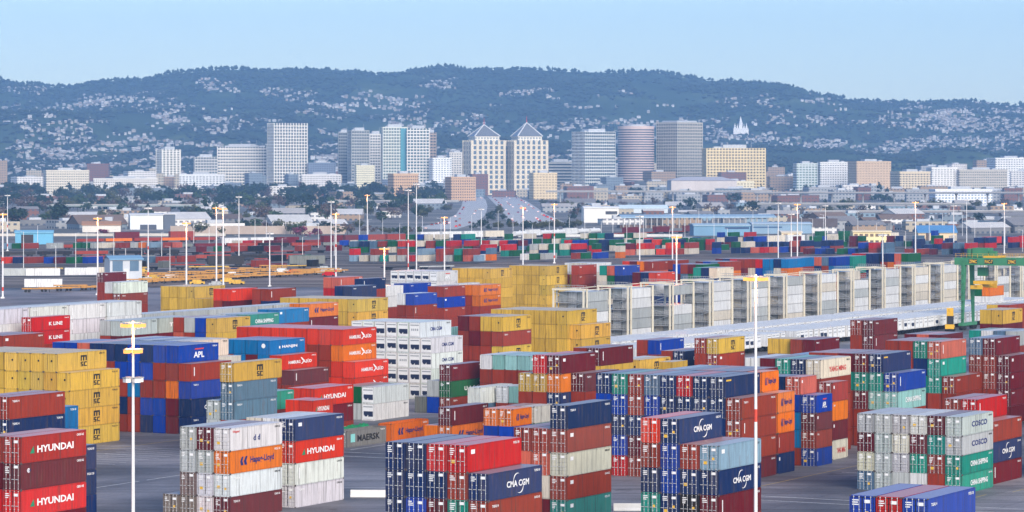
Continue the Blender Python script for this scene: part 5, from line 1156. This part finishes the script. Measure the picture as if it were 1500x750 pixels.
viaduct(480, 672, 293, 3500, .05, 'pale viaduct at left of the freeway', 12, (160, 160, 158)); viaduct(60, 300, 299, 3200, .03, 'pale greenish viaduct behind the warehouses at left', 12, (150, 160, 158)); viaduct(1180, 1500, 308, 2750, .08, 'nearest grey viaduct ramp at right', 11, (128, 126, 130))
gs = tag(empty('freeway_sign', (gx(729, 2900), 2900, 0)), 'green overhead freeway sign on a gantry', 'sign')
zz = gz(319, 2900); mb = MB(); mb.box(-6, 2.5, -.15, .15, zz - 4, zz); link('sign_panel', mb.mesh('sign_panel', [mat('sign_green', (.02, .45, .22), .4, 0, 0)]), gs); mb = MB(); mb.tube((-8, .3, 0), (-8, .3, zz), .3); mb.tube((-8, .3, zz - 1), (6, .3, zz - 1), .22); mb.tube((6, .3, 0), (6, .3, zz), .3); link('gantry', mb.mesh('gantry', [M['galv']]), gs)

# low buildings of the near town, each one its own
rb = random.Random(31)
KIND = [('white', (232, 230, 226)), ('cream', (226, 212, 186)), ('pale grey', (196, 198, 200)), ('tan', (198, 168, 138)), ('blue grey', (150, 166, 180)), ('brick', (150, 100, 84)), ('light blue', (160, 190, 208)), ('grey', (150, 150, 152))]
LOWM = {n: win('low_' + n.replace(' ', '_'), tuple(v * .80 for v in c), (84, 92, 104), bay=4.5, floor=4.2, wf=.5, hf=.35) for n, c in KIND}
ROOFS = [mat('roof_%d' % i, lin(c), .8, 0, .1, .1) for i, c in enumerate(((172, 168, 166), (132, 130, 132), (104, 92, 88), (200, 198, 196), (124, 106, 96)))]
zones = [(5750, 150, 0, 0, 1500, 52), (5150, 120, 0, 0, 1500, 56), (4700, 273, 430, 0, 1500, 50), (4300, 230, 330, 0, 640, 20), (4300, 230, 330, 830, 1500, 24), (3600, 250, 300, 0, 660, 24), (3500, 300, 0, 780, 900, 8), (3300, 250, 300, 830, 1500, 28), (2800, 200, 260, 0, 600, 16), (2600, 200, 260, 900, 1500, 20), (2350, 150, 200, 0, 500, 14), (2250, 120, 180, 1180, 1500, 14)]
for D, dv, _, p0, p1, n in zones:
    for k in range(n):
        px = p0 + (p1 - p0) * (k + rb.random()) / n; dd = D + rb.uniform(-dv, dv)
        if 640 < px < 800 and dd < 4300: continue
        nm, c = rb.choice(KIND[:6] if D > 4000 else KIND); big = D > 4200
        w = rb.uniform(18, 55) if big else rb.uniform(10, 36); d = w * rb.uniform(.4, .9); h = rb.uniform(18, 58) if D > 5500 else rb.uniform(12, 38) if D > 5000 else rb.uniform(7, 20) if big else rb.uniform(3.5, 7); rz = rb.uniform(-.1, .6)
        o = block('low_building', (gx(px, dd), dd, 0), w, d, h, rz, LOWM[nm], rb.choice(ROOFS))
        mb = MB()
        if big or rb.random() < .5: mb.box(-w * .2, w * .1, -d * .2, d * .15, h + .02, h + rb.uniform(1.5, 3)); link('rooftop_plant', mb.mesh('rooftop_plant', [M['plant']]), o)
        else:
            for A, B in (((-1, -1), (1, -1)), ((1, 1), (-1, 1))): mb.quad([(A[0] * w * .52, A[1] * d * .53, h), (B[0] * w * .52, B[1] * d * .53, h), (B[0] * w * .52, 0, h + d * .22), (A[0] * w * .52, 0, h + d * .22)])
            for x in (-1, 1): mb.quad([(x * w * .5, -d * .5, h), (x * w * .5, d * .5, h), (x * w * .5, 0, h + d * .21)])
            link('roof', mb.mesh('roof', [rb.choice(ROOFS)]), o)
        later(o, px, '%s %s building %s' % ('high' if h > 30 else 'taller' if h > 16 else 'low', nm, 'behind downtown' if D > 5500 else 'downtown' if big else 'midway' if D > 3000 else 'by the tracks'), 'building', 'low town buildings', 'near' if big else 'below')
flush()

# ------------------------------------------------------------------ trees of the town
def leaf_mat(name, c, var=.35):
    m, nt, b = nodes(name); N = nt.nodes.new; L = nt.links.new
    oi = N('ShaderNodeObjectInfo'); ge = N('ShaderNodeNewGeometry'); ad = N('ShaderNodeMath'); ad.operation = 'ADD'; L(oi.outputs['Random'], ad.inputs[0]); L(ge.outputs['Random Per Island'], ad.inputs[1])
    mr = N('ShaderNodeMapRange'); mr.inputs[2].default_value = 2; mr.inputs[3].default_value = 1 - var; mr.inputs[4].default_value = 1 + var; L(ad.outputs[0], mr.inputs[0])
    s = N('ShaderNodeVectorMath'); s.operation = 'SCALE'; s.inputs[0].default_value = c; L(mr.outputs[0], s.inputs['Scale']); L(s.outputs[0], b.inputs['Base Color']); b.inputs['Roughness'].default_value = .7; b.inputs['Specular IOR Level'].default_value = .2
    return m
LEAF = {'dark green': leaf_mat('dark_foliage', (.022, .045, .022)), 'mid green': leaf_mat('mid_foliage', (.05, .085, .03)), 'olive': leaf_mat('olive_foliage', (.085, .09, .035)), 'brown': leaf_mat('bare_twigs', (.12, .085, .07)), 'magenta': leaf_mat('magenta_blossom', (.20, .04, .08))}
def crown(kind, seed, mt, n=420):
    r = random.Random(seed); mb = MB(); cl = []
    for k in range(16):
        if kind == 'cone': t = r.random() ** 1.3; rr = .42 * (1 - t) + .03; a = r.uniform(0, 2 * pi); cl.append((rr * cos(a) * r.random() ** .5, rr * sin(a) * r.random() ** .5, .15 + .85 * t, .16 * (1.1 - t)))
        else:
            a, u = r.uniform(0, 2 * pi), r.uniform(-1, 1); q = r.random() ** .4; w = (1 - u * u) ** .5; cl.append((.40 * q * w * cos(a), .40 * q * w * sin(a), .60 + .32 * q * u, r.uniform(.12, .22)))
    for k in range(n):
        x, y, z, s = r.choice(cl); v = Vector((r.gauss(0, 1), r.gauss(0, 1), r.gauss(0, 1))).normalized(); p = Vector((x, y, z)) + v * s * r.uniform(.6, 1.05)
        q = r.uniform(.035, .075); t1 = (v + Vector((r.uniform(-.7, .7), r.uniform(-.7, .7), r.uniform(-.7, .7)))).normalized(); a = t1.orthogonal().normalized(); b = t1.cross(a)
        mb.quad([p + a * q, p + b * q * .8, p - a * q, p - b * q * .8])
    return mb.mesh('crown', [mt])
M['bark'] = mat('bark', (.09, .065, .05), .9, 0, .2, 1)
tk = MB(); tk.tube((0, 0, 0), (0, 0, .55), .03, .018, 7)
for a in (0, 2.1, 4.2): tk.tube((0, 0, .38), (.16 * cos(a), .16 * sin(a), .64), .014, .006, 5)
trunk = tk.mesh('trunk', [M['bark']])
CR = {}
for i, (c, kinds) in enumerate((('dark green', ('round', 'cone', 'round')), ('mid green', ('round', 'round')), ('olive', ('round',)), ('brown', ('round',)), ('magenta', ('round',)))):
    for j, k in enumerate(kinds): CR.setdefault(c, []).append((k, crown(k, i * 10 + j, LEAF[c], 520 if c != 'brown' else 240)))
rtree = random.Random(77)
TREES = []
def tree(px, D, h, c, wid=1.0, kind=None):
    opts = [m for k, m in CR[c] if kind is None or k == kind] or [CR[c][0][1]]
    TREES.append((px, D, h, c, wid, kind, rtree.choice(opts), rtree.uniform(0, 6)))
for px, D, h, c, w, k in ((84, 2500, 17, 'dark green', 1.3, 'round'), (298, 2700, 19, 'dark green', 1.2, 'cone'), (1287, 4300, 24, 'dark green', 1.1, 'cone'), (1230, 4300, 20, 'dark green', 1.1, 'cone'), (1300, 4200, 18, 'dark green', 1, 'cone'), (378, 2500, 15, 'brown', 1.2, None), (390, 2600, 15, 'brown', 1.1, None), (138, 2250, 9, 'brown', 1.3, None),
    (20, 2450, 14, 'dark green', 1.4, 'round'), (4, 2500, 13, 'brown', 1.4, None), (443, 2050, 8, 'magenta', 1.8, None), (465, 2080, 6, 'magenta', 1.6, None), (150, 2100, 5, 'magenta', 2.2, None), (480, 2600, 17, 'brown', 1.2, None), (570, 2900, 13, 'dark green', 1.5, 'round'), (1075, 3900, 13, 'dark green', 1.6, 'round'), (620, 3900, 16, 'dark green', 1.2, 'round')): tree(px, D, h, c, w, k)
for D, dv, p0, p1, n, cs, h0, h1 in ((4350, 250, 0, 650, 95, ['dark green'] * 5 + ['brown', 'olive'], 14, 25), (4700, 250, 640, 1500, 44, ['dark green'] * 3 + ['mid green'], 9, 16), (3500, 400, 0, 650, 90, ['dark green'] * 3 + ['brown', 'olive', 'mid green'], 9, 18), (3300, 350, 830, 1500, 44, ['dark green'] * 2 + ['olive', 'brown'], 7, 13), (2800, 250, 0, 600, 44, ['dark green', 'mid green', 'brown', 'olive'], 6, 13), (2200, 120, 290, 620, 34, ['mid green', 'olive', 'dark green', 'brown'], 4, 9), (2350, 80, 690, 850, 20, ['dark green', 'olive'], 4, 8), (3200, 500, 590, 680, 26, ['dark green', 'brown', 'olive'], 6, 12), (3100, 600, 705, 740, 9, ['dark green', 'olive', 'dark green'], 5, 9), (3300, 500, 780, 860, 22, ['dark green', 'brown', 'olive'], 6, 12), (4900, 150, 0, 1500, 60, ['dark green'], 10, 18), (2500, 200, 1180, 1500, 14, ['dark green', 'brown'], 5, 9)):
    for k in range(n):
        px = p0 + (p1 - p0) * (k + rtree.random()) / n; dd = D + rtree.uniform(-dv, dv)
        q_ = HOR + CAM_H * F_PX / dd
        if q_ < 336 and any(min(a[0], b[0]) - 4 < px < max(a[0], b[0]) + 4 for rib in (LEFTW, RIGHTW) for (a, b), (c_, d_) in zip(rib[:-1], rib[1:]) if min(c_[1], d_[1]) - 2 <= q_ <= max(a[1], b[1]) + 2): continue
        tree(px, dd, rtree.uniform(h0, h1), rtree.choice(cs), rtree.uniform(.9, 1.5))
TREES.sort(key=lambda q: -q[2] / q[1])
for px, D, h, c, wid, kind, cm, rz in TREES[:290]:
    o = empty('tree', (gx(px, D), D, 0), rz); t = link('trunk', trunk, o); t.scale = (h, h, h); k = link('crown', cm, o); k.scale = (h * wid, h * wid, h)
    later(o, px, '%s %s tree %s' % ('slim' if kind == 'cone' else 'tall' if h > 13 else 'low', c, 'downtown' if D > 3900 else 'midway' if D > 2700 else 'near the tracks'), 'tree', 'town trees')
flush()
V_, F_, MI = [], [], []; LK = list(LEAF)
for px, D, h, c, wid, kind, cm, rz in TREES[290:]:                                    # the small remaining ones, read as one mass
    co = np.empty(len(cm.vertices) * 3); cm.vertices.foreach_get('co', co); co = co.reshape(-1, 3) * (h * wid, h * wid, h); cz, sz = cos(rz), sin(rz)
    co = np.c_[co[:, 0] * cz - co[:, 1] * sz + gx(px, D), co[:, 0] * sz + co[:, 1] * cz + D, co[:, 2]]; b0 = len(V_); V_ += co.tolist()
    F_ += [[b0 + 4 * k, b0 + 4 * k + 1, b0 + 4 * k + 2, b0 + 4 * k + 3] for k in range(len(cm.vertices) // 4)]; MI += [LK.index(c)] * (len(cm.vertices) // 4)
wmesh = bpy.data.meshes.new('town_woods'); wmesh.from_pydata(V_, [], F_)
for c in LK: wmesh.materials.append(LEAF[c])
wmesh.polygons.foreach_set('material_index', MI); tag(link('town_woods', wmesh), 'small distant trees scattered through the low town before downtown', 'trees', kind='stuff')

# ------------------------------------------------------------------ hills
SKY_ = [(-200, 128), (0, 116), (40, 123), (75, 127), (105, 128), (150, 118), (200, 117), (260, 106), (330, 101), (400, 104), (450, 102), (520, 107), (570, 110), (610, 104), (650, 98), (690, 103), (770, 101), (850, 105), (950, 106), (1050, 118), (1100, 122), (1150, 127), (1200, 139), (1260, 148), (1340, 151), (1400, 149), (1500, 154), (1700, 158)]
DR, DN = 10500.0, 6100.0
from mathutils import noise as mn
def ridge(px):
    for (x0, y0), (x1, y1) in zip(SKY_[:-1], SKY_[1:]):
        if x0 <= px <= x1: t = (px - x0) / (x1 - x0); t = t * t * (3 - 2 * t); return gz(y0 + (y1 - y0) * t, DR)
    return gz(128 if px < 0 else 158, DR)
def hill_z(x, y):
    px = 750 + x / y * F_PX if y < DR else 750 + x / DR * F_PX; t = (y - DN) / (DR - DN); R_ = ridge(px)
    if t <= 0: return -3
    if t > 1: return R_ - (t - 1) * 260
    f = t ** 1.5 * .8 + t * .2
    n1 = mn.noise((x / 900, y / 1300, 0)); n2 = mn.noise((x / 330, y / 500, 7)); n3 = mn.noise((x / 120, y / 160, 3))
    return R_ * f * (1 + .0 * n1) + (n1 * 95 + n2 * 55 + n3 * 12) * min(1, 4 * t * (1 - t) + .0) * (1 if t < 1 else 0)
hb = bmesh.new(); NXh, NYh = 220, 90; grid = []
for j in range(NYh + 1):
    y = DN - 50 + (DR + 900 - DN) * j / NYh; row = []
    for i in range(NXh + 1):
        x = (-.5 + i / NXh) * 2 * (.19 * y + 300); row.append(hb.verts.new((x, y, hill_z(x, y))))
    grid.append(row)
for j in range(NYh):
    for i in range(NXh): hb.faces.new((grid[j][i], grid[j][i + 1], grid[j + 1][i + 1], grid[j + 1][i])).smooth = True
hm = bpy.data.meshes.new('hills'); hb.to_mesh(hm); hb.free()
def hill_mat():
    m, nt, b = nodes('hill_scrub'); N = nt.nodes.new; L = nt.links.new; tc = N('ShaderNodeTexCoord'); n = N('ShaderNodeTexNoise'); n.inputs['Scale'].default_value = .004; n.inputs['Detail'].default_value = 9; n.inputs['Roughness'].default_value = .65; L(tc.outputs['Object'], n.inputs['Vector'])
    r = N('ShaderNodeValToRGB'); e = r.color_ramp.elements; e[0].position = .35; e[0].color = (.03, .05, .03, 1); e[1].position = .7; e[1].color = (.13, .16, .06, 1); x = r.color_ramp.elements.new(.54); x.color = (.05, .08, .04, 1)
    L(n.outputs[0], r.inputs[0]); L(r.outputs[0], b.inputs['Base Color']); b.inputs['Roughness'].default_value = 1; b.inputs['Specular IOR Level'].default_value = 0; return m
hm.materials.append(hill_mat()); tag(link('hills', hm), kind='structure')
# the wood on the hills
rh = random.Random(55)
ft = MB(); ico = [(0, 0, 1), (.9, 0, .15), (.28, .85, .2), (-.72, .52, .1), (-.72, -.52, .2), (.28, -.85, .12), (0, 0, -.7)]; icf = [(0, 1, 2), (0, 2, 3), (0, 3, 4), (0, 4, 5), (0, 5, 1), (6, 2, 1), (6, 3, 2), (6, 4, 3), (6, 5, 4), (6, 1, 5)]
ft.usecol = True
def blob(x, y, z, r_, hgt, c):
    J = [(x + (p[0] + rh.uniform(-.2, .2)) * r_, y + (p[1] + rh.uniform(-.2, .2)) * r_, z + (p[2] * .5 + .5 + rh.uniform(-.08, .08)) * hgt) for p in ico]
    for f in icf: ft.quad([J[i] for i in f], 0, None, c)
n = 0
while n < 19000:
    t = rh.random() ** .75; y = DN + 60 + t * (DR - DN); x = rh.uniform(-.175, .175) * y
    if mn.noise((x / 260, y / 400, 5)) < -.12 and rh.random() < .9: continue
    k = rh.uniform(.6, 1.25); blob(x, y, hill_z(x, y) - 2, rh.uniform(5, 12), rh.uniform(6, 15), (.032 * k, .046 * k, .030 * k)); n += 1
for k in range(900):                                                                  # crowns along the skyline
    px = rh.uniform(-60, 1560); y = DR - rh.uniform(0, 60); x = gx(px, y)
    if mn.noise((px / 60, 0, 2)) > -.1: blob(x, y, hill_z(x, y) - 3, rh.uniform(4, 9), rh.uniform(7, 20), (.026, .042, .026))
fm_, nt, b = nodes('hill_foliage'); at = nt.nodes.new('ShaderNodeAttribute'); at.attribute_name = 'tint'; nt.links.new(at.outputs['Color'], b.inputs['Base Color']); b.inputs['Roughness'].default_value = .95; b.inputs['Specular IOR Level'].default_value = .05
tag(link('hillside_woods', ft.mesh('hillside_woods', [fm_])), 'dark woods covering the hills behind the city', 'woods', kind='stuff')
hh_ = MB(); hh_.usecol = True
def house(px, py):
    lo, hi = DN + 80, DR - 60                                                          # where on the slope does this sight line land
    for _ in range(26):
        mid = (lo + hi) / 2
        if hill_z(gx(px, mid), mid) < gz(py, mid): lo = mid
        else: hi = mid
    y = lo; x = gx(px, y); w = rh.uniform(4.5, 11); d = rh.uniform(5, 8); h = rh.uniform(2.5, 5) + 2; v = rh.choice(((.74, .72, .68), (.55, .50, .44), (.42, .41, .42), (.80, .80, .80), (.48, .38, .32), (.34, .33, .33), (.62, .60, .58)))
    v = tuple(q * .74 for q in v); rz = rh.uniform(-.5, .5); z = hill_z(x, y) - 1; hh_.box(-w / 2, w / 2, -d / 2, d / 2, 0, h, 0, rz, (x, y, z), v)
    c, s = cos(rz), sin(rz); q = [(x + a * c - e * s, y + a * s + e * c) for a, e in ((-w / 2 - .6, -d / 2 - .6), (w / 2 + .6, -d / 2 - .6), (w / 2 + .6, d / 2 + .6), (-w / 2 - .6, d / 2 + .6))]; ri = [(x - w * .4 * c, y - w * .4 * s), (x + w * .4 * c, y + w * .4 * s)]; rcol = rh.choice(((.3, .26, .24), (.45, .42, .4), (.22, .2, .2), (.6, .58, .56)))
    hh_.quad([(*q[0], z + h), (*q[1], z + h), (*ri[1], z + h + 2), (*ri[0], z + h + 2)], 0, None, rcol); hh_.quad([(*q[2], z + h), (*q[3], z + h), (*ri[0], z + h + 2), (*ri[1], z + h + 2)], 0, None, rcol)
    hh_.quad([(*q[1], z + h), (*q[2], z + h), (*ri[1], z + h + 2)], 0, None, rcol); hh_.quad([(*q[3], z + h), (*q[0], z + h), (*ri[0], z + h + 2)], 0, None, rcol)
def cluster(px0, px1, py0, py1, n, spread=1):
    left = int(n * 2.0)
    while left > 0:                                                                    # houses stand along short streets that follow the slope
        px, py = rh.uniform(px0, px1), rh.uniform(py0, py1); k = min(left, rh.choice((1, 1, 2, 3, 4, 6, 9))); sl = rh.uniform(-.18, .18)
        for i in range(k):
            if px > px1 + 10: break
            
            if not (1068 < px < 1102 and 172 < py < 198): house(px, py + rh.uniform(-1.6, 1.6)); px += rh.uniform(2.5, 10); py += sl * 6 + rh.uniform(-.8, .8)
        left -= k
for c in ((0, 60, 130, 145, 20), (0, 130, 150, 200, 60), (90, 260, 140, 175, 70), (100, 200, 140, 158, 40), (285, 340, 118, 132, 30), (380, 400, 132, 140, 8), (210, 400, 172, 195, 70), (400, 470, 135, 150, 24), (420, 510, 150, 172, 36), (470, 620, 140, 160, 34), (610, 660, 116, 130, 26), (560, 700, 170, 188, 34), (630, 700, 180, 235, 60), (720, 800, 130, 142, 20), (760, 870, 178, 190, 30),
          (800, 842, 200, 232, 34), (0, 240, 200, 262, 150), (0, 500, 225, 262, 110), (440, 500, 190, 240, 40), (1040, 1130, 195, 205, 40), (1050, 1130, 145, 160, 16), (1110, 1500, 205, 245, 240), (1280, 1420, 168, 186, 60), (1300, 1500, 160, 168, 70), (1340, 1500, 176, 186, 90), (1370, 1500, 186, 196, 60), (1460, 1500, 180, 205, 30), (1100, 1220, 170, 186, 30), (1180, 1230, 205, 225, 30), (1010, 1060, 185, 215, 20), (20, 1480, 135, 255, 330), (0, 700, 205, 262, 200), (880, 960, 185, 215, 24)): cluster(*c)
hmt, nt, b = nodes('hillside_house_walls'); at = nt.nodes.new('ShaderNodeAttribute'); at.attribute_name = 'tint'; nt.links.new(at.outputs['Color'], b.inputs['Base Color']); b.inputs['Roughness'].default_value = .8
tag(link('hillside_houses', hh_.mesh('hillside_houses', [hmt])), 'small pale houses scattered over the wooded hills', 'houses', kind='stuff')
# white temple with spires on the hill
Dt = 8600; x = gx(1085, Dt); 
for _ in range(1):
    lo, hi = DN, DR
    for _k in range(30):
        mid = (lo + hi) / 2
        if hill_z(gx(1085, mid), mid) < gz(197, mid): lo = mid
        else: hi = mid
Dt = lo; x = gx(1085, Dt); z = hill_z(x, Dt) + 2; t_ = tag(empty('temple', (x, Dt, z)), 'white temple with a tall central spire and four small ones on the hillside', 'temple')
wmat = mat('temple_stone', (.82, .81, .80), .6, 0, .04, .05); k = Dt / F_PX
mb = MB(); mb.box(-11 * k, 11 * k, -12, 12, -8, 8 * k); link('wall', mb.mesh('wall', [wmat]), t_)
for sx, w, h in ((0, 5, 26), (-8.5, 2.6, 16), (8.5, 2.6, 16), (-4.8, 2.2, 15), (4.8, 2.2, 15)):
    mb = MB(); mb.box(sx * k - w * k * .5, sx * k + w * k * .5, -w * k * .5, w * k * .5, 7 * k, h * .55 * k); mb.tube((sx * k, 0, h * .55 * k), (sx * k, 0, h * k), w * k * .6, .1, 8); link('spire', mb.mesh('spire', [wmat]), t_)

# ------------------------------------------------------------------ the air
hz = MB(); hz.box(-3200, 3200, -120, 12500, -4, 620, 0, bottom=True)
vm = bpy.data.materials.new('haze'); vm.use_nodes = True; nt = vm.node_tree; nt.nodes.clear(); out = nt.nodes.new('ShaderNodeOutputMaterial'); pv = nt.nodes.new('ShaderNodeVolumePrincipled')
pv.inputs['Color'].default_value = (.33, .60, 1.0, 1); pv.inputs['Density'].default_value = HAZE_D; pv.inputs['Anisotropy'].default_value = 0.0
nt.links.new(pv.outputs[0], out.inputs['Volume'])
ho = link('haze', hz.mesh('haze', [vm])); tag(ho, 'thin bluish air over the port and the city', 'haze', kind='stuff')
